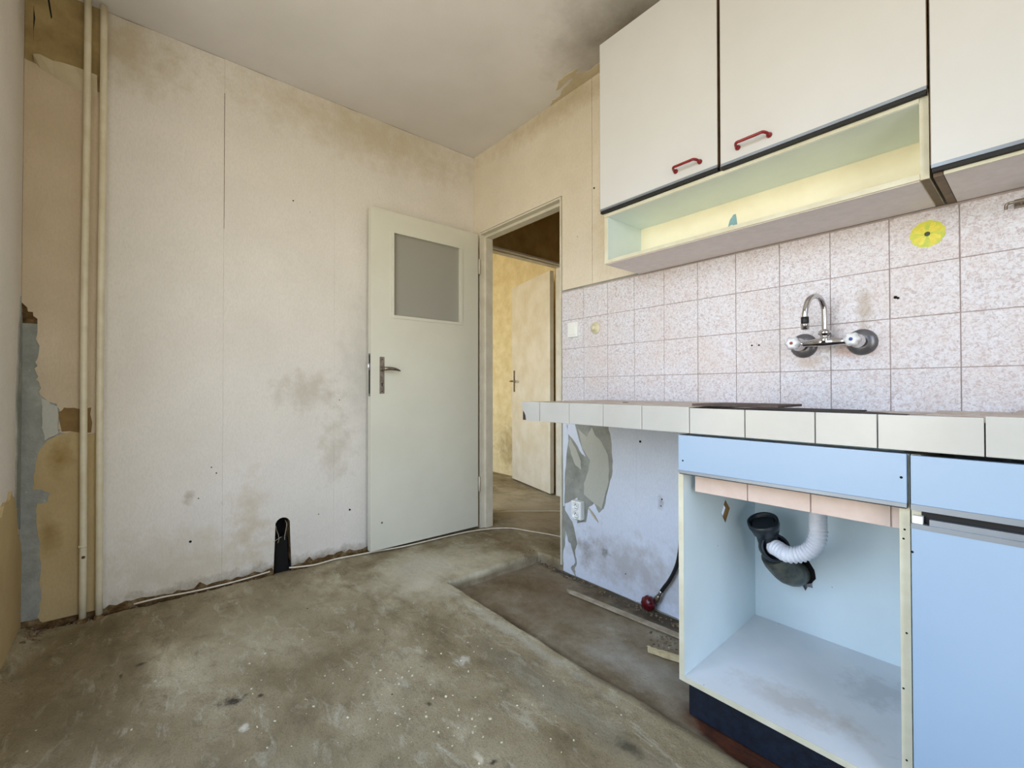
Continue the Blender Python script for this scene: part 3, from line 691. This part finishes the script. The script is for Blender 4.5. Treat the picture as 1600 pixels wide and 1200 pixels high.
# top tiles: left field intact, gap in the middle, a few by the wall on the right
xs = [1.146, 1.245, 1.405, 1.565, 1.722, 1.880]
ys_ = [-.541, -.40, -.245, -.09, -.010]
for a, b in zip(xs, xs[1:]):
    for c, d in zip(ys_, ys_[1:]):
        obj('top_tile', box(a+.001, b-.001, c+.001, d-.001, .868, .8865+R0.uniform(0, .0012), .001), M['top_tile'], wt)
for a, b, c, d, z in ((2.33, 2.48, -.40, -.245, .874), (2.36, 2.50, -.24, -.09, .876), (2.50, 2.65, -.541, -.40, .884), (2.50, 2.65, -.395, -.245, .884), (2.51, 2.65, -.24, -.09, .884), (2.655, 2.81, -.541, -.40, .884), (2.655, 2.81, -.395, -.245, .884), (2.655, 2.81, -.24, -.09, .884), (2.20, 2.35, -.09, -.012, .872), (2.36, 2.50, -.085, -.012, .878), (2.51, 2.65, -.085, -.012, .884)):
    obj('top_tile', box(a, b, c, d, .866, z, .001), M['top_tile'], wt)
obj('mortar_bed', plate(new(), rag([(1.885, -.535), (2.49, -.535), (2.33, -.41), (2.34, -.25), (2.19, -.10), (2.19, -.012), (1.885, -.012)], .01, 5, 5), .867, .8735, 'z'), M['mortar'], wt)
# loose thin board lying at the edge of the gap
bm = new(); Tm = Matrix.Translation((1.99, -.37, .8925)) @ Matrix.Rotation(.12, 4, 'Z') @ Matrix.Rotation(-.012, 4, 'X')
bx(bm, -.125, .10, -.15, .14, -.0035, .0035, Tm); bevel(bm, .0008, 1)
obj('loose_board', bm, M['blue_grey_edge'], label='thin dark brown board lying loose on the worktop', cat='board')
bm = new(); lathe(bm, [(.012, 0), (.011, .0016)], (1.50, -.33, .8877), (0, 0, 1), 14)
obj('stain_chip', bm, M['mortar'], wt)

# ------------------------------------------------------------------ base cabinets
YB = -.532; yk = -.550
bc = empty('base_cabinet', (2.11, 0, -.055), 'open white sink cabinet without door, drain pipe inside, dark plinth', 'cabinet')
BX0, BX1 = 1.839, 2.371; FX0 = 1.849
hole = [(-.262, .566), (-.228, .530), (-.262, .486), (-.292, .524)]
bm = plate(new(), [(YB, .072), (-.012, .072), (-.012, .802), (YB, .802)], BX0, BX0+.016, 'x', holes=[hole]); obj('side_panel', bm, M['interior'], bc)
sc_ = lambda k: [(-.260+(a+.260)*k, .526+(b-.526)*k) for a, b in hole]
obj('hole_lining', plate(new(), sc_(1.0), BX0+.001, BX0+.0155, 'x', holes=[sc_(.93)]), M['dark_patch'], bc, 'raw brown board edge of the diamond-shaped cut-out')
part('side_edge', (BX0, BX0+.016, YB-.0015, YB, .072, .688), 'carcass', bc)
part('side_panel', (BX1-.016, BX1, YB, -.012, .072, .802), 'interior', bc)
part('side_edge', (BX1-.017, BX1+.0005, YB-.0015, YB, .072, .800), 'carcass', bc)
hb = rag([(2.030, .350), (2.046, .325), (2.050, .296), (2.038, .276), (2.040, .262), (2.026, .262), (2.018, .246), (2.006, .268), (1.975, .262), (1.950, .285), (1.950, .34), (1.985, .372)], .002, 2, 3)
obj('back_panel', plate(new(), [(BX0+.016, .09), (BX1-.016, .09), (BX1-.016, .80), (BX0+.016, .80)], -.026, -.022, 'y', holes=[hb]), M['interior'], bc)
def tilt(b, z0, z1, th):
    x0, x1, y0, y1 = b; bm = new(); v = bx(bm, x0, x1, y0, y1, 0, th)
    for q in bm.verts: q.co.z += z0+(z1-z0)*(q.co.y-y0)/(y1-y0)
    return bm
obj('bottom_panel', tilt((BX0+.016, BX1-.016, YB, -.024), .066, .088, .015), M['shelf_dirty'], bc)
part('bottom_edge', (BX0, BX1, YB-.0017, YB, .0655, .081), 'carcass', bc)
part('front_rail', (BX0+.016, BX1-.016, -.512, -.500, .70, .80), 'interior', bc)
fa = part('drawer_front', (FX0, BX1-.002, yk, YB-.002, .699, .8035), 'sky_laminate', bc, .001)
bm = new(); bx(bm, FX0, BX1-.002, yk-.0015, YB-.002, .6905, .699); obj('metal_profile', bm, M['alu'], fa)
bm = new(); bx(bm, FX0+.001, BX1-.003, yk+.003, YB-.002, .6875, .6905); obj('profile_groove', bm, M['black'], fa)
for x, z in ((1.863, .728), (2.3605, .753)):
    obj('screw_hole', lathe(new(), [(.0028, 0), (.0025, .0008)], (x, yk, z), (0, -1, 0), 8), M['void'], fa)
part('plinth', (BX0+.012, BX1+.55, -.498, -.482, -.048, .066), 'plinth', bc)
part('plinth_side', (BX0+.012, BX0+.028, -.482, -.05, -.048, .066), 'plinth', bc)
# tiled strip behind the drawer front (front face of the sink ledge)
st_ = obj('tiled_ledge', box(1.872, 2.354, -.494, -.484, .632, .80), M['grout'], bc, 'pinkish tiled ledge under the drawer front')
for a, b in ((1.873, 2.0235), (2.0265, 2.1755), (2.1785, 2.3325), (2.3355, 2.3535)):
    obj('ledge_tile', box(a, b, -.4975, -.494, .631, .795, .0008), M['pink_tile'], st_)
for x, z in ((2.3625, .640), (2.3605, .62), (2.3640, .42), (2.358, .30), (2.362, .15)):
    obj('screw_hole', lathe(new(), [(.0022, 0), (.002, .0006)], (x, YB-.0015, z), (0, -1, 0), 8), M['void'], bc)

bc2 = empty('base_cabinet', (2.65, 0, -.055), 'closed white base cabinet with drawer at the right edge', 'cabinet')
Y0, Y1 = 2.3735, 2.92
part('side_panel', (Y0, Y0+.016, YB, -.012, .072, .802), 'carcass', bc2)
part('side_panel', (Y1-.016, Y1, YB, -.012, .072, .802), 'interior', bc2)
part('bottom_panel', (Y0+.016, Y1-.016, YB, -.012, .072, .088), 'interior', bc2)
part('back_panel', (Y0+.016, Y1-.016, -.026, -.022, .09, .80), 'interior', bc2)
part('rail', (Y0+.016, Y1-.016, YB+.001, YB+.012, .655, .70), 'black', bc2)
dr = part('drawer_front', (Y0+.002, Y1-.003, yk, YB-.002, .7000, .8015), 'sky_laminate', bc2, .001)
bm = new(); bx(bm, Y0+.002, Y1-.003, yk-.0015, YB-.002, .688, .700); obj('metal_profile', bm, M['alu'], dr)
dd = part('door', (Y0+.002, Y1-.003, yk, YB-.002, .078, .650), 'sky_laminate', bc2, .001)
bm = new(); bx(bm, Y0+.002, Y1-.003, yk-.0015, YB-.002, .650, .660); bx(bm, Y0+.030, Y1-.003, yk+.004, YB-.002, .660, .672)
obj('metal_profile', bm, M['alu'], dd)
part('catch_block', (Y0+.004, Y0+.020, yk+.001, YB-.002, .6605, .676), 'plastic', dd)
bm = new(); lathe(bm, [(.0026, 0), (.0022, .0006)], (Y0+.0035, yk, .600), (0, -1, 0), 8); obj('screw_hole', bm, M['void'], dd)

# ------------------------------------------------------------------ drain
dp = empty('drain_trap', (1.99, -.15, .26), 'black double-socket drain trap with white corrugated hose in the open cabinet', 'pipe')
Pw = Vector((2.000, -.018, .300))
bm = new(); tube(bm, smooth_pts([(1.998, .0, .298), (1.993, -.05, .304), (1.985, -.10, .322), (1.972, -.145, .362), (1.967, -.165, .385)], 5), [.030, .033, .037, .040, .041, .0425, .0425, .042, .041, .041, .041, .0405, .040, .040, .040, .040, .040, .039, .038, .038, .037], 18)
obj('wrapped_elbow', bm, M['tape'], dp, 'grey-green wrapped elbow entering the wall')
bm = new()
c1 = Vector((1.969, -.155, .378)); ax1 = Vector((-.10, -.42, .90)).normalized()
tube(bm, smooth_pts([c1, c1+ax1*.05, c1+ax1*.10, c1+ax1*.135], 4), .034, 18)
obj('pipe_body', bm, M['pvc_black'], dp)
def socket(name, c, ax, r, L):
    bm = new(); lathe(bm, [(r*.78, 0), (r*.84, .002), (r*.95, L*.5), (r, L*.62), (r, L), (r*.88, L+.001), (r*.82, L-.004), (r*.78, L*.3), (.0, L*.25)], c, ax, 26); return obj(name, bm, M['pvc_black'], dp)
socket('socket', c1+ax1*.100, ax1, .047, .045)
ax2 = Vector((.62, -.70, .28)).normalized(); c2 = Vector((1.972, -.185, .418))
socket('socket', c2-ax2*.018, ax2, .044, .050)
bm = new()
path = smooth_pts([c2+ax2*.005, c2+ax2*.035, (2.035, -.232, .424), (2.072, -.228, .436), (2.100, -.222, .462), (2.112, -.220, .500), (2.112, -.218, .55), (2.112, -.216, .64), (2.112, -.216, .80)], 16)
acc = 0; rr = []; pp_ = path[0]
for q in path:
    acc += (q-pp_).length; pp_ = q
    rr.append(.0255+(.0022*math.cos(acc*2*math.pi/.0085) if acc < .215 else .0004*math.cos(acc*2*math.pi/.0085)))
# resample finely so that the corrugation shows
fine = []; fr = []
L = [0]
for a, b in zip(path, path[1:]): L.append(L[-1]+(b-a).length)
n_ = 260
for k in range(n_+1):
    t = L[-1]*k/n_; i = max(j for j in range(len(L)) if L[j] <= t+1e-9); i = min(i, len(path)-2)
    u_ = (t-L[i])/max(L[i+1]-L[i], 1e-9); fine.append(path[i].lerp(path[i+1], u_))
    amp = .0024 if .02 < t < .21 else .0005
    fr.append(.0238+amp*math.cos(t*2*math.pi/.0105))
tube(bm, fine, fr, 20); obj('corrugated_hose', bm, M['flex'], dp, 'white corrugated drain hose')
bm = new(); plate(bm, rag([(2.026, .352), (2.044, .327), (2.047, .298), (2.036, .276), (2.0, .262), (1.952, .285), (1.952, .338), (1.985, .370)], .002, 2, 6), -.0215, -.004, 'y')
obj('hole_filling', bm, M['void'], dp)

# ------------------------------------------------------------------ mixer tap on the tiles
fc = empty('wall_tap', (2.09, 0, 1.09), 'chrome wall-mounted mixer tap with swan-neck spout and two clear knobs', 'tap')
xl, xr, zc = 2.008, 2.172, 1.091
for x in (xl, xr):
    bm = new(); lathe(bm, [(.042, .0), (.042, .003), (.038, .009), (.026, .014), (.018, .016)], (x+.006, -.0065, zc), (0, -1, 0), 28)
    obj('rosette', bm, M['dull_metal'], fc)
    bm = new(); lathe(bm, [(.013, 0), (.013, .012), (.021, .016), (.022, .030), (.019, .034), (.019, .044), (.015, .052), (.0135, .062)], (x+.002, -.018, zc+.002), (0, -1, 0), 22)
    obj('connector_nut', bm, M['chrome'], fc)
bm = new(); tube(bm, smooth_pts([(xl+.002, -.052, zc+.003), (2.04, -.055, zc+.003), (2.09, -.058, zc+.004), (2.14, -.055, zc+.003), (xr-.002, -.052, zc+.003)], 4), [.0125, .0115, .0105, .0105, .0105, .0115, .013, .0145, .015, .0145, .013, .0115, .0105, .0105, .0105, .0115, .0125], 18)
obj('tap_body', bm, M['chrome'], fc)
bm = new(); lathe(bm, [(.016, -.004), (.0155, .012), (.0125, .016), (.0125, .022), (.0185, .025), (.0185, .036), (.013, .039), (.0105, .042)], (2.090, -.058, zc+.004), (0, 0, 1), 22)
obj('spout_nut', bm, M['chrome'], fc)
sp = [(2.090, -.058, 1.132), (2.090, -.058, 1.180), (2.089, -.060, 1.208), (2.084, -.078, 1.236), (2.076, -.104, 1.243), (2.067, -.132, 1.228), (2.062, -.146, 1.195), (2.061, -.149, 1.170)]
bm = new(); tube(bm, smooth_pts(sp, 6), .0088, 16); obj('spout', bm, M['chrome'], fc)
bm = new(); lathe(bm, [(.0098, 0), (.0112, .001), (.0112, .020), (.0098, .022)], (2.061, -.149, 1.172), (0, 0, -1), 18); obj('rubber_sleeve', bm, M['rubber'], fc)
bm = new(); lathe(bm, [(.0125, 0), (.0125, .006), (.0112, .008), (.0112, .018), (.009, .019)], (2.061, -.149, 1.150), (0, 0, -1), 20); obj('aerator', bm, M['chrome'], fc)
for x, cm in ((xl, 'hot'), (xr, 'cold')):
    bm = new(); seg = 48; rings = []
    for r, d in ((.010, 0), (.018, .004), (.0205, .012), (.021, .026), (.0185, .033), (.013, .035)):
        rings.append([bm.verts.new((x+.001+math.cos(2*math.pi*k/seg)*r*(1+.10*math.cos(6*2*math.pi*k/seg)), -.078-d, zc+.003+math.sin(2*math.pi*k/seg)*r*(1+.10*math.cos(6*2*math.pi*k/seg)))) for k in range(seg)])
    for p, q in zip(rings, rings[1:]):
        for k in range(seg): bm.faces.new((p[k], p[(k+1) % seg], q[(k+1) % seg], q[k])).smooth = True
    bm.faces.new(rings[0]); bm.faces.new(rings[-1][::-1])
    kb = obj('knob', bm, M['crystal'], fc)
    bm = new(); lathe(bm, [(.0052, 0), (.0048, .002), (.0, .0026)], (x+.001, -.113, zc+.003), (0, -1, 0), 16); obj('knob_cap', bm, M[cm], kb)

# ------------------------------------------------------------------ things on the walls
ls = obj('light_switch', box(.902, .972, -.021, -.0055, 1.216, 1.296, .004), M['plastic'], label='white square light switch on the tiles beside the doorway', cat='switch')
obj('rocker', box(.914, .960, -.0245, -.021, 1.229, 1.283, .0015), M['plastic'], ls)
bm = new(); lathe(bm, [(.030, 0), (.030, .003), (.026, .007), (.012, .009), (.012, .022), (.008, .025), (0, .026)], (1.085, -.0065, 1.250), (0, -1, 0), 28)
obj('round_cover', bm, M['plastic_old'], label='small round yellowed plastic knob right of the light switch', cat='cover')
so = empty('power_socket', (.975, 0, .262), 'white surface-mounted double power socket on torn wallpaper under the worktop', 'socket')
obj('housing', box(.938, 1.006, -.034, -.0006, .260, .356, .005), M['plastic'], so)
for z in (.331, .285):
    bm = new(); lathe(bm, [(.021, .0), (.021, .008), (.0185, .009), (.0172, .0012), (0, .0010)], (.972, -.0338, z), (0, -1, 0), 24)
    oo = obj('outlet', bm, M['plastic'], so)
    bm = new()
    for dx in (-.0075, .0075): lathe(bm, [(.0026, 0), (.0024, .0008)], (.972+dx, -.0347, z), (0, -1, 0), 8)
    lathe(bm, [(.0022, 0), (.002, .006)], (.972, -.0347, z+.008), (0, -1, 0), 8)
    bx(bm, .9565, .9875, -.0356, -.0346, z-.0140, z-.0115)
    obj('pin_holes', bm, M['dull_metal'], oo)
fs = empty('flower_sticker', (2.337, -.007, 1.360), 'yellow-green daisy sticker on a wall tile beneath the right cabinets', 'sticker')
bm = new(); seg = 96; c = (2.336, 1.398)
pts = [(c[0]+math.cos(2*math.pi*k/seg)*(.0375+.0022*abs(math.sin(11*math.pi*k/seg))), c[1]+math.sin(2*math.pi*k/seg)*(.0375+.0022*abs(math.sin(11*math.pi*k/seg)))) for k in range(seg)]
plate(bm, pts, -.0078, -.0068, 'y'); obj('backing', bm, M['lime'], fs)
for k in range(12):
    a = 2*math.pi*k/12; d = Vector((math.cos(a), math.sin(a))); n2 = Vector((-d.y, d.x)); cc = Vector(c)
    pl = [cc+d*.006, cc+d*.018+n2*.0062, cc+d*.030+n2*.006, cc+d*.035, cc+d*.030-n2*.006, cc+d*.018-n2*.0062]
    obj('petal', plate(new(), [tuple(q) for q in pl], -.0084-.0002*(k % 2), -.0078, 'y'), M['yellow' if k % 3 else 'lime'], fs)
bm = new(); lathe(bm, [(.0065, 0), (.005, .0015)], (c[0], -.0084, c[1]), (0, -1, 0), 14); obj('flower_centre', bm, M['flower_eye'], fs)
hk = empty('rail_bracket', (2.55, 0, 1.41), 'small metal hanging rail on the tiles at the right edge', 'rail')
bm = new(); tube(bm, smooth_pts([(2.494, -.030, 1.416), (2.494, -.030, 1.425), (2.499, -.031, 1.430), (2.52, -.032, 1.431), (2.70, -.032, 1.431)], 5), .0035, 10); obj('rail', bm, M['steel'], hk)
bm = new(); bm.free()
for xx in (2.508, 2.663):
    bm = new(); bx(bm, xx, xx+.029, -.0095, -.006, 1.419, 1.443); lathe(bm, [(.005, 0), (.004, .024)], (xx+.0145, -.0085, 1.431), (0, -1, 0), 10)
    obj('wall_plate', bm, M['steel'], hk)

# heating pipes
for y, lb in ((-1.960, 'ivory heating riser pipe nearer the corner, left of the pair'), (-1.911, 'ivory heating riser pipe right of the pair')):
    r_ = empty('heating_pipe', (.042, y, 0), lb, 'pipe', 'heating riser pipes')
    P = [(.042+.002*math.sin(z*2.3+y), y+.0015*math.sin(z*3+y*9), z) for z in [0.0+2.545*k/24 for k in range(25)]]
    bm = new(); tube(bm, P, .0118, 16); obj('pipe', bm, M['pipe_paint'], r_)
    bm = new(); zz = .30 if y < -1.95 else 1.39
    lathe(bm, [(.0122, 0), (.0135, .002), (.0135, .008), (.0122, .010)], (.042, y, zz), (0, 0, 1), 16); obj('weld_ring', bm, M['pipe_paint'], r_)
    bm = new(); lathe(bm, [(.016, -.006), (.019, .0), (.015, .008), (.0125, .014)], (.042, y, .0), (0, 0, 1), 16); obj('floor_collar', bm, M['base'], r_)
bm = new(); lathe(bm, [(.006, 0), (.005, .003), (.0, .004)], (.0535, -1.957, .262), (1, -.1, 0), 10); obj('rust_spot', bm, M['base'], bpy.data.objects['heating_pipe'])

# cables
def cable(name, P, r, label, mt='cable', group=None, cat='cable'):
    bm = new(); tube(bm, smooth_pts(P, 6), r, 8); return obj(name, bm, M[mt], label=label, cat=cat, group=group)
cable('power_cable', [(.016, -1.18, .012), (.030, -1.14, .010), (.050, -1.06, .008), (.045, -.95, .010), (.060, -.84, .010), (.075, -.72, .009), (.100, -.60, .010), (.105, -.45, .009), (.108, -.28, .009), (.120, -.12, .009), (.150, -.02, .010), (.185, .06, .010), (.25, .14, .009), (.38, .19, .010), (.56, .26, .009), (.80, .30, .010)], .0042,
      'white power cable running along the wall base and out through the doorway')
cable('power_cable', [(-.17, .255, .009), (-.12, .33, .010), (-.05, .45, .009), (.05, .56, .010), (.15, .68, .009), (.3, .75, .009)], .004, 'white cable crossing the hallway floor behind the doorway')
cable('power_cable', [(.014, -1.80, .012), (.018, -1.70, .014), (.024, -1.60, .010), (.028, -1.50, .010), (.024, -1.40, .010), (.018, -1.33, .012), (.012, -1.27, .014)], .0038, 'pale cable tucked along the wall base between pipes and arched hole')
bm = new()
tube(bm, smooth_pts([(-.020, -1.236, .230), (-.016, -1.232, .205), (-.012, -1.226, .185), (-.010, -1.224, .160), (-.006, -1.230, .145)], 5), .0016, 6)
obj('wire', bm, M['wire'], label='left pale loose wire hanging in the arched wall hole', cat='wire', group='wires in the arched hole')
bm = new(); tube(bm, smooth_pts([(-.03, -1.190, .250), (-.012, -1.186, .235), (-.010, -1.190, .205), (-.008, -1.196, .175), (-.006, -1.197, .155)], 5), .0016, 6)
obj('wire', bm, M['wire'], label='right pale loose wire hanging in the arched wall hole', cat='wire', group='wires in the arched hole')
bm = new(); tube(bm, smooth_pts([(.0035, -1.253, .158), (-.004, -1.238, .162), (-.008, -1.222, .168), (-.01, -1.212, .172)], 5), .0014, 6)
obj('wire', bm, M['wire'], label='short slanting wire crossing the arched wall hole', cat='wire', group='wires in the arched hole')

# stop valve, hose
sv = empty('stop_valve', (1.42, 0, -.05), 'dark red ribbed stop-valve knob at the wall base with braided hose', 'valve')
bm = new(); cv = Vector((1.410, -.040, -.022)); seg = 40; rings = []
for r, d in ((.012, -.022), (.024, -.016), (.031, -.004), (.032, .008), (.027, .020), (.016, .027), (.004, .029)):
    rings.append([bm.verts.new(cv+Vector((math.cos(2*math.pi*k/seg)*r*(1+.06*math.cos(10*2*math.pi*k/seg)), -d, math.sin(2*math.pi*k/seg)*r*(1+.06*math.cos(10*2*math.pi*k/seg))))) for k in range(seg)])
for p, q in zip(rings, rings[1:]):
    for k in range(seg): bm.faces.new((p[k], p[(k+1) % seg], q[(k+1) % seg], q[k])).smooth = True
bm.faces.new(rings[0]); bm.faces.new(rings[-1][::-1])
bmesh.ops.translate(bm, verts=bm.verts[:], vec=(0, 0, .010))
obj('knob', bm, M['valve_red'], sv)
bm = new(); tube(bm, [(1.410, -.012, -.012), (1.410, -.0035, -.012)], .014, 14); tube(bm, [(1.425, -.022, -.005), (1.445, -.026, .002)], .009, 12)
lathe(bm, [(.013, 0), (.0145, .006), (.0145, .020), (.011, .026), (.010, .034)], (1.440, -.026, .004), (.45, -.02, .9), 6)
obj('valve_body', bm, M['steel'], sv)
bm = new(); hp = smooth_pts([(1.456, -.027, .036), (1.464, -.027, .052), (1.478, -.027, .075), (1.500, -.026, .108), (1.522, -.025, .150), (1.540, -.025, .195), (1.552, -.026, .25), (1.565, -.03, .33), (1.60, -.03, .42), (1.64, -.028, .50), (1.68, -.022, .55), (1.69, -.005, .57)], 5)
tube(bm, hp[5:], .0085, 12); obj('hose', bm, M['rubber'], sv, 'black braided hose')
bm = new(); tube(bm, hp[:7], .0095, 12); obj('ferrule', bm, M['chrome'], sv)

# bits lying in the sunken strip
bm = new(); Tm = Matrix.Translation((1.33, -.148, -.0465)) @ Matrix.Rotation(math.radians(4.5), 4, 'Z')
plate(bm, [(-.30, .004), (-.27, -.012), (.40, -.014), (.40, .014), (-.255, .014)], -.004, .004, 'z'); bmesh.ops.transform(bm, matrix=Tm, verts=bm.verts[:])
obj('wood_strip', bm, M['wood'], label='long thin pale wooden strip lying on the sunken floor by the wall', cat='strip')
bm = new(); plate(bm, rag([(-.065, .016), (-.055, -.010), (.0, -.014), (.09, -.013), (.09, .012), (.03, .013), (-.02, .010), (-.04, .012)], .003, 3, 12), -.006, .006, 'z')
bmesh.ops.transform(bm, matrix=Matrix.Translation((1.635, -.285, -.0455)) @ Matrix.Rotation(.30, 4, 'Z'), verts=bm.verts[:])
obj('wood_scrap', bm, M['scrap'], label='broken cream splinter on the floor beside the open cabinet', cat='scrap')
# crumbs: nobody could count them
def crumbs(name, spots, label, seed, mt='crumb'):
    R = random.Random(seed); bm = new()
    for x, y, rx, ry, n_, s0 in spots:
        for _ in range(n_):
            a = R.gauss(x, rx); b = R.gauss(y, ry)
            if a < .004 and y < -.05 and x < .1: a = .004+R.random()*.02
            if y > -.12 and b > -.006 and x > .86: b = -.006-R.random()*.03
            s_ = s0*R.uniform(.3, 1.4); z = floor_z(a, b)
            Tm = Matrix.Translation((a, b, z+s_*.22)) @ Matrix.Rotation(R.uniform(0, 6.28), 4, 'Z') @ Matrix.Rotation(R.uniform(-.5, .5), 4, 'X')
            k = R.uniform(.4, 1.0)
            bx(bm, -s_, s_*R.uniform(.3, 1), -s_*k, s_*k*R.uniform(.3, 1), -s_*.35, s_*.35, Tm)
    obj(name, bm, M[mt], label=label, cat='debris', kind='stuff')
crumbs('wall_base_rubble', [(.018, -1.3-.0, .008, .10, 40, .007), (.018, -1.55, .008, .14, 60, .006), (.016, -1.8, .008, .12, 70, .006), (.018, -1.0, .010, .12, 60, .006), (.02, -2.03, .015, .05, 60, .007), (.06, -2.09, .05, .012, 50, .008), (.02, -1.37, .01, .03, 30, .007)], 'crumbled plaster along the foot of the left wall', 5)
crumbs('sunken_floor_rubble', [(1.5, -.045, .14, .016, 90, .006), (.95, -.03, .06, .012, 40, .006), (.75, -.02, .06, .008, 26, .006), (1.25, -.05, .14, .015, 60, .005), (1.62, -.20, .05, .03, 70, .004), (1.0, -.60, .2, .012, 30, .003)], 'dark plaster rubble in the sunken strip under the worktop', 6)
crumbs('paint_flakes', [(1.15, -1.3, .25, .25, 60, .0028), (1.4, -1.15, .18, .16, 60, .003), (1.35, -.9, .25, .12, 24, .0025), (1.62, -.27, .06, .03, 16, .003)], 'scattered white paint flakes on the concrete floor', 8, 'plastic_old')
